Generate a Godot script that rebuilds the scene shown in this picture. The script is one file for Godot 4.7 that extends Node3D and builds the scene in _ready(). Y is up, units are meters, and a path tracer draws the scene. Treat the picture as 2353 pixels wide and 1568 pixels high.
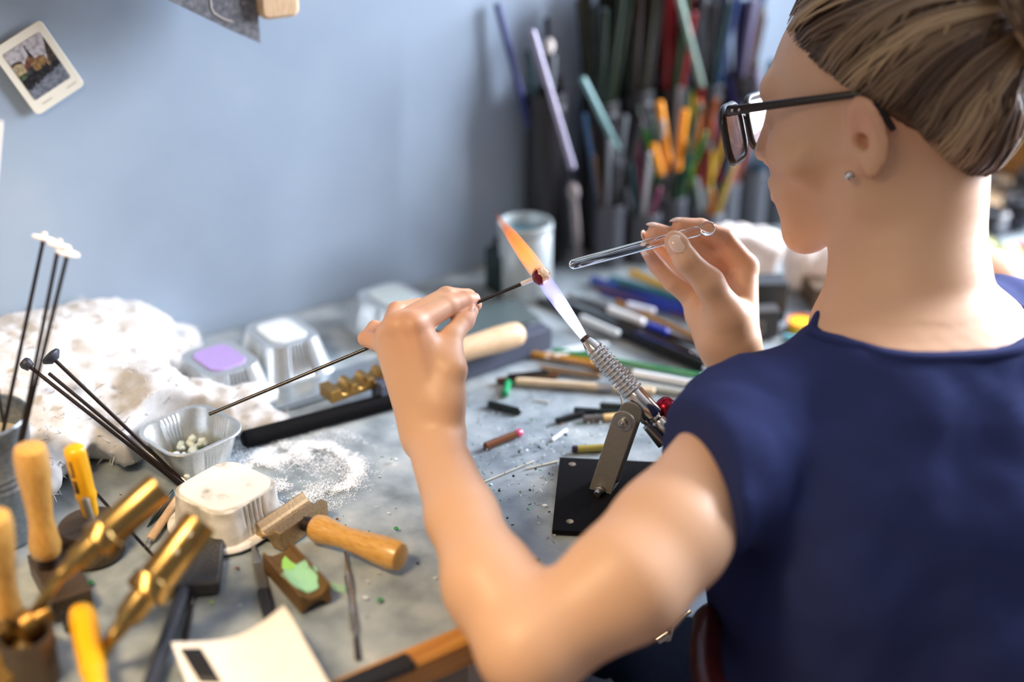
extends Node3D
# A glass bead maker at her bench: metres, y up, the bench runs along x, the wall behind it is z = -1.2.

const WINDOWS := [[-0.80, 0.62], [-0.14, 0.58]]

func _ready() -> void:
	# camera
	var cam := Camera3D.new()
	cam.name = "camera"
	cam.position = Vector3(0, 1.35, 0)
	cam.rotation_degrees = Vector3(-26.5, -33.7, 0)
	cam.near = 0.05
	var lens := CameraAttributesPhysical.new()
	lens.frustum_focal_length = 43.62
	lens.frustum_focus_distance = 1.06
	lens.frustum_near = 0.05
	lens.exposure_aperture = 1.4
	cam.attributes = lens
	add_child(cam)
	cam.current = true
	# sky and exposure
	var env := Environment.new()
	env.background_mode = Environment.BG_SKY
	var sky := Sky.new()
	var sm := ProceduralSkyMaterial.new()
	sm.sky_top_color = srgb(150, 185, 235)
	sm.sky_horizon_color = srgb(215, 228, 245)
	sm.ground_bottom_color = srgb(120, 120, 118)
	sm.ground_horizon_color = srgb(190, 195, 200)
	sky.sky_material = sm
	env.sky = sky
	env.background_energy_multiplier = 1.6
	env.tonemap_mode = Environment.TONE_MAPPER_LINEAR
	env.tonemap_exposure = 1.0
	env.sdfgi_enabled = true
	env.ssao_enabled = true
	env.ssil_enabled = true
	var we := WorldEnvironment.new()
	we.name = "world_environment"
	we.environment = env
	add_child(we)
	# daylight through the two windows in the right wall: place along z, width, strength by width
	for w in WINDOWS:
		var day := AreaLight3D.new()
		day.name = "window_daylight"
		day.area_size = Vector2(w[1] - 0.06, 1.26)
		day.position = Vector3(2.55, 1.63, w[0])
		day.rotation = Vector3(0, PI / 2, 0)
		day.light_color = srgb(236, 242, 255)
		day.light_energy = 22.0 * (w[1] - 0.06)
		day.area_range = 8.0
		day.area_attenuation = 2.0
		day.shadow_enabled = true
		add_child(day)
	make_materials()
	more_materials()
	# warm lamps: one hangs over the near end of the bench, one on the ceiling
	pendant_lamp(Vector3(-0.15, 1.60, -0.62))
	ceiling_lamp(Vector3(-1.30, 2.52, -0.30))
	setting()
	bench()
	person()
	extras()

# ---------------------------------------------------------------- helpers
func V(x: float, y: float, z: float) -> Vector3:
	return Vector3(x, y, z)

func at(p: Vector3, turn := 0.0) -> Transform3D:
	return Transform3D(Basis(Vector3.UP, turn), p)

# a frame whose y axis runs along d; x is kept near hint
func along(p: Vector3, d: Vector3, hint := Vector3(1, 0, 0)) -> Transform3D:
	var y := d.normalized()
	var z := hint.cross(y)
	if z.length() < 0.01:
		z = Vector3(0, 0, 1).cross(y)
		if z.length() < 0.01:
			z = Vector3(1, 0, 0).cross(y)
	z = z.normalized()
	return Transform3D(Basis(y.cross(z), y, z), p)

class MB:
	var v := PackedVector3Array()
	var g := PackedInt32Array()
	var c := PackedColorArray()
	var uv := PackedVector2Array()
	var piece := 0
	var gid := 0
	var col := Color.WHITE
	var has_uv := false
	func tri(a: Vector3, b: Vector3, d: Vector3, grp: int) -> void:
		v.append(a); v.append(b); v.append(d)
		g.append(grp); c.append(col)
	func quad(a: Vector3, b: Vector3, d: Vector3, e: Vector3, grp: int) -> void:
		tri(a, b, d, grp)
		tri(a, d, e, grp)
	func done() -> void:  # turn the faces of the piece outward
		var vol := 0.0
		var o := v[piece] if piece < v.size() else Vector3.ZERO
		for i in range(piece, v.size(), 3):
			vol += (v[i] - o).dot((v[i + 1] - o).cross(v[i + 2] - o))
		if vol > 0.0:
			for i in range(piece, v.size(), 3):
				var s := v[i + 1]
				v[i + 1] = v[i + 2]
				v[i + 2] = s
		piece = v.size()
		gid += 1
	func loft(rings: Array, caps := 3, flat_columns := false, ring_closed := true, flip_caps := false) -> void:
		var n: int = rings[0].size()
		var m := n if ring_closed else n - 1
		var last := Vector3.ZERO
		for i in rings.size() - 1:
			var a: PackedVector3Array = rings[i]
			var b: PackedVector3Array = rings[i + 1]
			var k := 0
			if a[0].distance_to(b[0]) < 1e-6 and n > 2:
				k = n / 3
			var dir := (b[k] - a[k]).normalized()
			if i > 0 and dir.dot(last) < 0.78:
				gid += 1
			last = dir
			for j in m:
				var q := (j + 1) % n
				quad(a[j], a[q], b[q], b[j], -1 if flat_columns else gid)
		gid += 1
		for e in 2:
			if caps & (1 << e):
				var r: PackedVector3Array = rings[0] if e == 0 else rings[-1]
				var mid := Vector3.ZERO
				for p in r:
					mid += p
				mid /= n
				gid += 1
				for j in n:
					if e == 0:
						tri(mid, r[(j + 1) % n], r[j], gid)
					else:
						tri(mid, r[j], r[(j + 1) % n], gid)
		done()
	func tube(pts: Array, rad, sides := 8, caps := 3, squash := 1.0, hint := Vector3.ZERO) -> void:
		var rings := []
		var x := hint
		var n := pts.size()
		for i in n:
			var t: Vector3 = (pts[mini(i + 1, n - 1)] - pts[maxi(i - 1, 0)]).normalized()
			if x == Vector3.ZERO:
				x = Vector3(0, 1, 0) if absf(t.y) < 0.9 else Vector3(1, 0, 0)
			x = (x - t * x.dot(t)).normalized()
			var y := t.cross(x)
			var r: float = rad[i] if rad is Array else rad
			var ring := PackedVector3Array()
			for k in sides:
				var a := TAU * k / sides
				ring.append(pts[i] + (x * cos(a) + y * sin(a) * squash) * r)
			rings.append(ring)
		loft(rings, caps)
	func lathe(prof: Array, xf := Transform3D(), sides := 24, sx := 1.0, sz := 1.0) -> void:  # [r, y, r, y ...] round y
		var rings := []
		for i in range(0, prof.size(), 2):
			var ring := PackedVector3Array()
			for k in sides:
				var a := TAU * k / sides
				ring.append(xf * Vector3(cos(a) * prof[i] * sx, prof[i + 1], sin(a) * prof[i] * sz))
			rings.append(ring)
		var n := prof.size()
		var shut: bool = prof[0] == prof[n - 2] and prof[1] == prof[n - 1]
		loft(rings, 0 if shut else (1 if prof[0] > 1e-5 else 0) | (2 if prof[-2] > 1e-5 else 0))
	func inset(poly: PackedVector2Array, d: float) -> PackedVector2Array:
		var out := PackedVector2Array()
		var n := poly.size()
		var area := 0.0
		for i in n:
			area += poly[i].cross(poly[(i + 1) % n])
		var s := 1.0 if area > 0 else -1.0
		for i in n:
			var e1 := (poly[i] - poly[(i + n - 1) % n]).normalized()
			var e2 := (poly[(i + 1) % n] - poly[i]).normalized()
			var n1 := Vector2(-e1.y, e1.x) * s
			var n2 := Vector2(-e2.y, e2.x) * s
			var m := n1 + n2
			var l := maxf(m.length_squared(), 0.4)
			out.append(poly[i] + m * (2.0 * d / l))
		return out
	func prism(poly: PackedVector2Array, y0: float, y1: float, bevel: float, xf := Transform3D(), smooth := false) -> void:
		var n := poly.size()
		var steps := [[y0, bevel], [y0 + bevel, 0.0], [y1 - bevel, 0.0], [y1, bevel]] if bevel > 0 else [[y0, 0.0], [y1, 0.0]]
		var rings := []
		for s in steps:
			var q: PackedVector2Array = inset(poly, s[1]) if s[1] > 0 else poly
			var ring := PackedVector3Array()
			for p in q:
				ring.append(xf * Vector3(p.x, s[0], p.y))
			rings.append(ring)
		for i in rings.size() - 1:
			if smooth:
				gid += 1
			for j in n:
				var k := (j + 1) % n
				quad(rings[i][j], rings[i][k], rings[i + 1][k], rings[i + 1][j], gid if smooth else -1)
		var idx := Geometry2D.triangulate_polygon(poly)
		# the caps wind like the sides: find which way the triangulation runs
		var a2 := 0.0
		for i in n:
			a2 += poly[i].cross(poly[(i + 1) % n])
		gid += 1
		for i in range(0, idx.size(), 3):
			var w := (poly[idx[i + 1]] - poly[idx[i]]).cross(poly[idx[i + 2]] - poly[idx[i]])
			var b := idx[i + 1]
			var d := idx[i + 2]
			if (w > 0) != (a2 > 0):
				var s2 := b
				b = d
				d = s2
			tri(rings[-1][idx[i]], rings[-1][b], rings[-1][d], -1)
			tri(rings[0][idx[i]], rings[0][d], rings[0][b], -1)
		done()
	func box(size: Vector3, xf := Transform3D(), bevel := 0.0) -> void:  # centred
		var a := size.x / 2
		var b := size.z / 2
		prism(PackedVector2Array([Vector2(-a, -b), Vector2(a, -b), Vector2(a, b), Vector2(-a, b)]), -size.y / 2, size.y / 2, bevel, xf)
	func ball(r: Vector3, xf := Transform3D(), n := 12) -> void:
		var rings := []
		for i in n + 1:
			var t := PI * i / n
			var ring := PackedVector3Array()
			for k in n * 2:
				var a := TAU * k / (n * 2)
				ring.append(xf * Vector3(sin(t) * cos(a) * r.x, -cos(t) * r.y, sin(t) * sin(a) * r.z))
			rings.append(ring)
		gid += 1
		for i in n:
			for j in n * 2:
				var q := (j + 1) % (n * 2)
				quad(rings[i][j], rings[i][q], rings[i + 1][q], rings[i + 1][j], gid)
		done()
	func mesh() -> ArrayMesh:
		var st := SurfaceTool.new()
		st.begin(Mesh.PRIMITIVE_TRIANGLES)
		for i in range(0, v.size(), 3):
			st.set_smooth_group(g[i / 3])
			st.set_color(c[i / 3])
			for k in 3:
				if has_uv:
					st.set_uv(uv[i + k])
				st.add_vertex(v[i + k])
		st.generate_normals()
		st.index()
		return st.commit()

func rrect(w: float, d: float, r: float, n := 5) -> PackedVector2Array:
	var out := PackedVector2Array()
	for q in 4:
		var cx: float = (w / 2 - r) * [1, -1, -1, 1][q]
		var cy: float = (d / 2 - r) * [1, 1, -1, -1][q]
		for i in n:
			var a := PI / 2 * (q + float(i) / (n - 1))
			out.append(Vector2(cx + cos(a) * r, cy + sin(a) * r))
	return out

var used := {}
func numbered(parent: Node, called: String) -> String:
	var key := str(parent.get_instance_id()) + called
	var n: int = used.get(key, 0)
	used[key] = n + 1
	return called if n == 0 else "%s_%03d" % [called, n]

func tag(o: Node, label: String, category: String, group := "", kind := "") -> void:
	if label: o.set_meta("label", label)
	if category: o.set_meta("category", category)
	if group: o.set_meta("group", group)
	if kind: o.set_meta("kind", kind)

func thing(called: String, label: String, category: String, xf := Transform3D(), group := "") -> Node3D:
	var o := Node3D.new()
	o.name = numbered(self, called)
	o.transform = xf
	add_child(o)
	tag(o, label, category, group)
	return o

func part(parent: Node, called: String, mb, m: Material, label := "", xf := Transform3D()) -> MeshInstance3D:
	var o := MeshInstance3D.new()
	o.name = numbered(parent, called)
	o.mesh = mb.mesh() if mb is MB else mb
	o.material_override = m
	o.transform = xf
	parent.add_child(o)
	if label: o.set_meta("label", label)
	return o

func one(called: String, mb, m: Material, label: String, category: String, xf := Transform3D(), group := "") -> MeshInstance3D:
	var o := part(self, called, mb, m, "", xf)
	tag(o, label, category, group)
	return o

func struct(called: String, mb, m: Material, xf := Transform3D()) -> MeshInstance3D:
	var o := part(self, called, mb, m, "", xf)
	o.set_meta("kind", "structure")
	return o

func dup(o: Node3D, xf: Transform3D, label: String) -> Node3D:
	var d: Node3D = o.duplicate()
	d.name = numbered(self, String(o.name).rstrip("_0123456789"))
	add_child(d)
	d.transform = xf
	d.set_meta("label", label)
	return d

# ---------------------------------------------------------------- materials
func srgb(r: float, g: float, b: float) -> Color:
	return Color(r / 255.0, g / 255.0, b / 255.0)

func mat(c: Color, rough := 0.6, metal := 0.0) -> StandardMaterial3D:
	var m := StandardMaterial3D.new()
	m.albedo_color = c
	m.roughness = rough
	m.metallic = metal
	return m

var noise_seed := 3
func ntex(colors: Array, freq: float, octaves := 4, size := 512, ntype := FastNoiseLite.TYPE_SIMPLEX_SMOOTH) -> NoiseTexture2D:
	var n := FastNoiseLite.new()
	noise_seed += 1
	n.seed = noise_seed
	n.noise_type = ntype
	n.frequency = freq
	n.fractal_octaves = octaves
	var t := NoiseTexture2D.new()
	t.width = size
	t.height = size
	t.seamless = true
	t.noise = n
	if colors.size():
		var gr := Gradient.new()
		var offs := PackedFloat32Array()
		var cs := PackedColorArray()
		for i in range(0, colors.size(), 2):
			offs.append(colors[i])
			cs.append(colors[i + 1])
		gr.offsets = offs
		gr.colors = cs
		t.color_ramp = gr
	return t

func tri_tex(m: StandardMaterial3D, t: Texture2D, scale: Vector3, world := false) -> StandardMaterial3D:
	m.albedo_texture = t
	m.uv1_triplanar = true
	m.uv1_world_triplanar = world
	m.uv1_scale = scale
	return m

func bump(m: StandardMaterial3D, t: Texture2D, h: float) -> StandardMaterial3D:
	m.heightmap_enabled = true
	m.heightmap_texture = t
	m.heightmap_scale = h
	return m

func glass(c: Color, alpha := 0.0, rough := 0.02) -> StandardMaterial3D:
	var m := mat(c, rough)
	m.albedo_color.a = alpha
	m.refraction_enabled = true
	m.refraction_scale = 0.05
	return m

# ---------------------------------------------------------------- bodies: a distance field on a grid, meshed as surface nets
class Field:
	var o: Vector3
	var h: float
	var nx: int
	var ny: int
	var nz: int
	var f := PackedFloat32Array()
	func _init(lo: Vector3, hi: Vector3, cell: float) -> void:
		o = lo
		h = cell
		nx = int(ceil((hi.x - lo.x) / cell)) + 1
		ny = int(ceil((hi.y - lo.y) / cell)) + 1
		nz = int(ceil((hi.z - lo.z) / cell)) + 1
		f.resize(nx * ny * nz)
		f.fill(1.0)
	func span(lo: Vector3, hi: Vector3) -> Array:
		var a := ((lo - o) / h).floor()
		var b := ((hi - o) / h).ceil()
		return [clampi(int(a.x), 0, nx - 1), clampi(int(b.x), 0, nx - 1), clampi(int(a.y), 0, ny - 1), clampi(int(b.y), 0, ny - 1), clampi(int(a.z), 0, nz - 1), clampi(int(b.z), 0, nz - 1)]
	func cap(a: Vector3, b: Vector3, ra: float, rb: float, k: float) -> void:  # tapered capsule, smooth union
		var reach := maxf(ra, rb) + k + h * 2.0
		var s := span(a.min(b) - Vector3.ONE * reach, a.max(b) + Vector3.ONE * reach)
		var ab := b - a
		var l2 := maxf(ab.length_squared(), 1e-9)
		var dr := rb - ra
		for z in range(s[4], s[5] + 1):
			for y in range(s[2], s[3] + 1):
				var i: int = (z * ny + y) * nx + s[0]
				var p := o + Vector3(s[0], y, z) * h
				for x in range(s[0], s[1] + 1):
					var pa := p - a
					var t := clampf(pa.dot(ab) / l2, 0.0, 1.0)
					var d := (pa - ab * t).length() - ra - dr * t
					if d < k + h * 2.0:
						var e := f[i]
						var q := k - absf(d - e)
						f[i] = minf(d, e) - (q * q * 0.25 / k if q > 0.0 else 0.0)
					p.x += h
					i += 1
	func ell(c: Vector3, b: Basis, r: Vector3, k: float, carve := false) -> void:  # ellipsoid in the frame b
		var m := maxf(r.x, maxf(r.y, r.z)) + k + h * 2.0
		var s := span(c - Vector3.ONE * m, c + Vector3.ONE * m)
		var inv := b.inverse()
		for z in range(s[4], s[5] + 1):
			for y in range(s[2], s[3] + 1):
				var i: int = (z * ny + y) * nx + s[0]
				var p := o + Vector3(s[0], y, z) * h - c
				for x in range(s[0], s[1] + 1):
					var u := inv * p
					var w := u / r
					var k0 := w.length()
					var k1 := (w / r).length()
					var d := k0 * (k0 - 1.0) / k1 if k1 > 1e-6 else -minf(r.x, minf(r.y, r.z))
					if d < k + h * 2.0:
						var e := f[i]
						if carve:
							var q := k - absf(-d - e)
							f[i] = maxf(-d, e) + (q * q * 0.25 / k if q > 0.0 else 0.0)
						else:
							var q2 := k - absf(d - e)
							f[i] = minf(d, e) - (q2 * q2 * 0.25 / k if q2 > 0.0 else 0.0)
					p.x += h
					i += 1
	func cut(p0: Vector3, n: Vector3, near := Vector3.ZERO, rad := 99.0) -> void:  # take away what lies on the side n points to
		for z in nz:
			for y in ny:
				var i := (z * ny + y) * nx
				var p := o + Vector3(0, y, z) * h
				for x in nx:
					if f[i] < 0.05:
						var d := (p - p0).dot(n)
						if d > f[i] and p.distance_to(near) < rad:
							f[i] = d
					p.x += h
					i += 1
	func ripple(n: FastNoiseLite, amount: float, stretch := Vector3.ONE) -> void:  # uneven surface
		for z in nz:
			for y in ny:
				var i := (z * ny + y) * nx
				for x in nx:
					if absf(f[i]) < h * 3.0:
						f[i] += n.get_noise_3dv((o + Vector3(x, y, z) * h) * stretch) * amount
					i += 1
	func arrays(verts: PackedVector3Array, norms: PackedVector3Array, index: PackedInt32Array) -> void:
		var sx := 1
		var sy := nx
		var sz := nx * ny
		var id := PackedInt32Array()
		id.resize(f.size())
		id.fill(-1)
		var offs := [0, sx, sy, sx + sy, sz, sz + sx, sz + sy, sz + sx + sy]
		var pos := [Vector3(0, 0, 0), Vector3(1, 0, 0), Vector3(0, 1, 0), Vector3(1, 1, 0), Vector3(0, 0, 1), Vector3(1, 0, 1), Vector3(0, 1, 1), Vector3(1, 1, 1)]
		var edges := [[0, 1], [2, 3], [4, 5], [6, 7], [0, 2], [1, 3], [4, 6], [5, 7], [0, 4], [1, 5], [2, 6], [3, 7]]
		var cells := PackedInt32Array()
		for z in nz - 1:
			for y in ny - 1:
				var i := (z * ny + y) * nx
				for x in nx - 1:
					var a := f[i] < 0.0
					if a != (f[i + sx] < 0.0) or a != (f[i + sy] < 0.0) or a != (f[i + sz] < 0.0) or a != (f[i + sx + sy] < 0.0) or a != (f[i + sx + sz] < 0.0) or a != (f[i + sy + sz] < 0.0) or a != (f[i + sx + sy + sz] < 0.0):
						var q := [f[i], f[i + sx], f[i + sy], f[i + sx + sy], f[i + sz], f[i + sz + sx], f[i + sz + sy], f[i + sx + sy + sz]]
						var sum := Vector3.ZERO
						var n := 0
						for e in edges:
							var fa: float = q[e[0]]
							var fb: float = q[e[1]]
							if (fa < 0.0) != (fb < 0.0):
								sum += pos[e[0]].lerp(pos[e[1]], fa / (fa - fb))
								n += 1
						sum /= n
						id[i] = verts.size()
						cells.append(i)
						verts.append(o + (Vector3(x, y, z) + sum) * h)
						var u := sum
						var gx := lerpf(lerpf(q[1] - q[0], q[3] - q[2], u.y), lerpf(q[5] - q[4], q[7] - q[6], u.y), u.z)
						var gy := lerpf(lerpf(q[2] - q[0], q[3] - q[1], u.x), lerpf(q[6] - q[4], q[7] - q[5], u.x), u.z)
						var gz := lerpf(lerpf(q[4] - q[0], q[5] - q[1], u.x), lerpf(q[6] - q[2], q[7] - q[3], u.x), u.y)
						norms.append(Vector3(gx, gy, gz).normalized())
					i += 1
		for i in cells:
			var a := f[i] < 0.0
			for ax in 3:
				var st: int = [sx, sy, sz][ax]
				if a == (f[i + st] < 0.0):
					continue
				var u: int = [sy, sz, sx][ax]
				var w: int = [sz, sx, sy][ax]
				if i - u - w < 0:
					continue
				var p := [id[i], id[i - u], id[i - u - w], id[i - w]]
				if p[1] < 0 or p[2] < 0 or p[3] < 0:
					continue
				if a:
					index.append_array(PackedInt32Array([p[0], p[2], p[1], p[0], p[3], p[2]]))
				else:
					index.append_array(PackedInt32Array([p[0], p[1], p[2], p[0], p[2], p[3]]))

func body_mesh(fields: Array, blush := [], passes := 2) -> ArrayMesh:
	var verts := PackedVector3Array()
	var norms := PackedVector3Array()
	var index := PackedInt32Array()
	for fl in fields:
		fl.arrays(verts, norms, index)
	# even out the normals over neighbours, so that the grid does not show
	for pass_ in passes:
		var sum := norms.duplicate()
		for i in range(0, index.size(), 3):
			var a := index[i]
			var b := index[i + 1]
			var d := index[i + 2]
			var n := norms[a] + norms[b] + norms[d]
			sum[a] += n * 0.35
			sum[b] += n * 0.35
			sum[d] += n * 0.35
		for i in sum.size():
			sum[i] = sum[i].normalized()
		norms = sum
	var arr := []
	arr.resize(Mesh.ARRAY_MAX)
	arr[Mesh.ARRAY_VERTEX] = verts
	arr[Mesh.ARRAY_NORMAL] = norms
	arr[Mesh.ARRAY_INDEX] = index
	if blush.size():
		var cols := PackedColorArray()
		cols.resize(verts.size())
		for i in verts.size():
			var d := 1.0
			for t in blush:
				d = minf(d, verts[i].distance_to(t))
			cols[i] = Color.WHITE.lerp(Color(1.0, 0.76, 0.73), clampf(1.0 - (d - 0.010) / 0.03, 0.0, 1.0) * 0.5)
		arr[Mesh.ARRAY_COLOR] = cols
	var m := ArrayMesh.new()
	m.add_surface_from_arrays(Mesh.PRIMITIVE_TRIANGLES, arr)
	return m

# ---------------------------------------------------------------- the materials that many things share
var M := {}
func make_materials() -> void:
	M.wall = mat(Color.WHITE, 0.75)
	M.wall.albedo_texture = ntex([0.0, srgb(140, 157, 176), 0.45, srgb(148, 165, 184), 0.8, srgb(152, 169, 187), 1.0, srgb(160, 175, 191)], 0.006, 4)
	M.plaster = mat(srgb(150, 148, 146), 0.85)
	M.floor = tri_tex(mat(Color.WHITE, 0.6), ntex([0.0, srgb(120, 104, 96), 1.0, srgb(160, 143, 134)], 0.02, 4), Vector3(2, 2, 2))
	M.white_paint = mat(srgb(232, 232, 230), 0.4)
	M.pane = mat(srgb(240, 246, 250), 0.02)
	M.pane.transparency = BaseMaterial3D.TRANSPARENCY_ALPHA
	M.pane.albedo_color.a = 0.06
	M.oak = tri_tex(mat(Color.WHITE, 0.45), ntex([0.0, srgb(120, 72, 26), 0.4, srgb(176, 118, 52), 0.7, srgb(196, 140, 70), 1.0, srgb(214, 160, 92)], 0.03, 4), Vector3(0.35, 6, 6))
	M.skin = mat(srgb(220, 174, 138), 0.48)
	M.skin.vertex_color_use_as_albedo = true
	M.skin.subsurf_scatter_enabled = false
	M.skin.subsurf_scatter_strength = 0.12
	M.skin.uv1_triplanar = true
	M.skin.uv1_scale = Vector3.ONE * 9
	M.navy = mat(srgb(43, 51, 92), 0.9)
	M.navy.rim_enabled = true
	M.navy.metallic_specular = 0.2
	M.navy.rim = 0.15
	M.navy.rim_tint = 0.6

# ---------------------------------------------------------------- the room
func wall_with_windows(xf: Transform3D, w: float, h: float, thick: float, xs: Array, hy: float, hh: float) -> MB:
	var b := MB.new()  # lies in x (width) and y (height), openings centred on xs
	var edges := [-w / 2]
	for x in xs:
		edges.append(x[0] - x[1] / 2)
		edges.append(x[0] + x[1] / 2)
	edges.append(w / 2)
	for i in edges.size() - 1:
		var x0: float = edges[i]
		var x1: float = edges[i + 1]
		if i % 2 == 0:
			b.box(Vector3(x1 - x0, h, thick), xf * at(V((x0 + x1) / 2, h / 2, 0)))
		else:
			b.box(Vector3(x1 - x0, hy, thick), xf * at(V((x0 + x1) / 2, hy / 2, 0)))
			b.box(Vector3(x1 - x0, h - hy - hh, thick), xf * at(V((x0 + x1) / 2, (h + hy + hh) / 2, 0)))
	return b

func setting() -> void:
	var X0 := -2.2
	var X1 := 2.6
	var Z0 := -1.2
	var Z1 := 3.2
	var Hc := 2.6
	var b := MB.new()
	b.box(V(X1 - X0 + 0.4, 0.2, Z1 - Z0 + 0.4), at(V((X0 + X1) / 2, -0.1, (Z0 + Z1) / 2)))
	struct("floor", b, M.floor)
	b = MB.new()
	b.box(V(X1 - X0 + 0.4, 0.2, Z1 - Z0 + 0.4), at(V((X0 + X1) / 2, Hc + 0.1, (Z0 + Z1) / 2)))
	struct("ceiling", b, M.plaster)
	b = MB.new()
	b.box(V(X1 - X0 + 0.4, Hc, 0.2), at(V((X0 + X1) / 2, Hc / 2, Z0 - 0.1)))
	b.has_uv = true
	for q in b.v:
		b.uv.append(Vector2(q.x, q.y) * 1.1)
	struct("wall_front", b, M.wall)
	b = MB.new()
	b.box(V(X1 - X0, Hc, 0.2), at(V((X0 + X1) / 2, Hc / 2, Z1 + 0.1)))
	struct("wall_back", b, M.plaster)
	b = MB.new()
	b.box(V(0.2, Hc, Z1 - Z0), at(V(X0 - 0.1, Hc / 2, (Z0 + Z1) / 2)))
	struct("wall_left", b, M.plaster)
	# right wall, seen edge on: x of the wall frame runs along -z
	var xf := Transform3D(Basis(Vector3.UP, PI / 2), V(X1 + 0.1, 0, (Z0 + Z1) / 2))
	var zc := (Z0 + Z1) / 2
	struct("wall_right", wall_with_windows(xf, Z1 - Z0, Hc, 0.2, [[zc + 0.14, 0.58], [zc + 0.80, 0.62]], 0.96, 1.34), M.plaster)
	for k in WINDOWS.size():
		var ww: float = WINDOWS[k][1]
		var win := Node3D.new()
		win.name = "window_%d" % (k + 1)
		win.transform = Transform3D(Basis(Vector3.UP, PI / 2), V(X1 + 0.12, 1.63, WINDOWS[k][0]))
		add_child(win)
		win.set_meta("kind", "structure")
		b = MB.new()
		for s in [-1, 1]:
			b.box(V(0.05, 1.34, 0.07), at(V(s * (ww / 2 - 0.025), 0, 0)), 0.006)
			b.box(V(ww, 0.05, 0.07), at(V(0, s * 0.645, 0)), 0.006)
		part(win, "window_frame", b, M.white_paint)
		b = MB.new()
		b.box(V(ww - 0.08, 1.25, 0.006), Transform3D())
		part(win, "pane", b, M.pane)
		b = MB.new()
		b.box(V(ww + 0.06, 0.03, 0.16), at(V(0, -0.7, -0.07)), 0.006)
		part(win, "window_sill", b, M.white_paint)

func pendant_lamp(p: Vector3) -> void:
	var t := thing("pendant_lamp", "pendant lamp with a deep grey shade hanging over the near end of the bench", "lamp", at(p))
	var b := MB.new()
	b.lathe([0.170, -0.150, 0.173, -0.148, 0.160, 0.020, 0.060, 0.075, 0.020, 0.110, 0.0, 0.110, 0.0, 0.105, 0.018, 0.104, 0.056, 0.070, 0.155, 0.016, 0.168, -0.150, 0.170, -0.150], Transform3D(), 40)
	part(t, "shade", b, mat(srgb(70, 72, 72), 0.5))
	b = MB.new()
	b.lathe([0.0, -0.002, 0.145, -0.002, 0.147, 0.002, 0.145, 0.005, 0.0, 0.005], Transform3D(), 32)
	var m := mat(srgb(255, 244, 225), 0.6)
	m.emission_enabled = true
	m.emission = srgb(255, 216, 160)
	m.emission_energy_multiplier = 1.6
	part(t, "diffuser", b, m)
	part(t, "cord", rod_mesh(2.6 - p.y - 0.105, 0.004, 8), M.black, "", at(V(0, 0.105, 0)))
	var l := AreaLight3D.new()
	l.name = "lamp_light"
	l.area_size = Vector2(0.22, 0.22)
	l.position = V(0, -0.012, 0)
	l.rotation = Vector3(-PI / 2, 0, 0)
	l.light_color = srgb(255, 222, 176)
	l.light_energy = 1.15
	l.area_range = 8.0
	l.area_attenuation = 2.0
	l.shadow_enabled = true
	t.add_child(l)

func ceiling_lamp(p: Vector3) -> void:
	var t := thing("ceiling_lamp", "flat square ceiling lamp with warm glowing panel above the near end of the room", "lamp", at(p))
	var b := MB.new()
	b.prism(rrect(0.66, 0.66, 0.02), 0.0, 0.08, 0.008)
	part(t, "housing", b, mat(srgb(230, 228, 222), 0.5))
	b = MB.new()
	b.box(V(0.58, 0.012, 0.58), at(V(0, -0.004, 0)), 0.003)
	var m := mat(srgb(255, 240, 215), 0.6)
	m.emission_enabled = true
	m.emission = srgb(255, 220, 176)
	m.emission_energy_multiplier = 1.5
	part(t, "glowing_panel", b, m)
	var l := AreaLight3D.new()
	l.name = "panel_light"
	l.area_size = Vector2(0.56, 0.56)
	l.position = V(0, -0.03, 0)
	l.rotation = Vector3(-PI / 2, 0, 0)
	l.light_color = srgb(255, 228, 190)
	l.light_energy = 1.1
	l.area_range = 8.0
	l.area_attenuation = 2.0
	l.shadow_enabled = true
	t.add_child(l)

func bench() -> void:
	var t := thing("workbench", "long workbench with mottled grey zinc top and oak front edge", "workbench", at(V(0.4, 0, -0.9)))
	var b := MB.new()
	M.zinc = zinc_material()
	part(t, "zinc_sheet", zinc_sheet(2.8, 0.569), M.zinc, "", at(V(0, 0.7465, -0.0115)))
	b = MB.new()
	b.box(V(2.8, 0.018, 0.557), at(V(0, 0.737, -0.0185)), 0.002)
	part(t, "board", b, M.oak)
	b = MB.new()
	b.box(V(2.8, 0.026, 0.02), at(V(0, 0.7375, 0.28)), 0.003)
	part(t, "front_edge", b, M.oak)
	for sx in [-1.1, 0.025, 1.35]:
		for sz in [-0.25, 0.215]:
			b = MB.new()
			b.box(V(0.06, 0.727, 0.06), at(V(sx, 0.3635, sz)), 0.004)
			part(t, "leg", b, M.leg)

func zinc_sheet(w: float, d: float) -> ArrayMesh:
	var b := MB.new()
	b.prism(PackedVector2Array([Vector2(-w / 2, -d / 2), Vector2(w / 2, -d / 2), Vector2(w / 2, d / 2), Vector2(-w / 2, d / 2)]), -0.0015, 0.0035, 0.001)
	b.has_uv = true
	for p in b.v:
		b.uv.append(Vector2(p.x / w + 0.5, p.z / d + 0.5))
	return b.mesh()

func zinc_material() -> StandardMaterial3D:
	M.leg = mat(srgb(168, 158, 146), 0.5)
	var m := tri_tex(mat(Color.WHITE, 0.5), ntex([0.0, srgb(104, 114, 120), 0.35, srgb(134, 145, 151), 0.6, srgb(152, 162, 167), 0.85, srgb(168, 176, 178), 1.0, srgb(192, 196, 194)], 0.007, 7, 1024), Vector3(2.4, 2.4, 2.4))
	m.roughness_texture = ntex([0.0, Color(0.38, 0.38, 0.38), 1.0, Color(0.62, 0.62, 0.62)], 0.01, 5)
	m.roughness = 1.0
	m.uv1_triplanar = false
	m.uv1_scale = Vector3(2.8 * 2.4, 0.569 * 2.4, 1)
	return m

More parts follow.
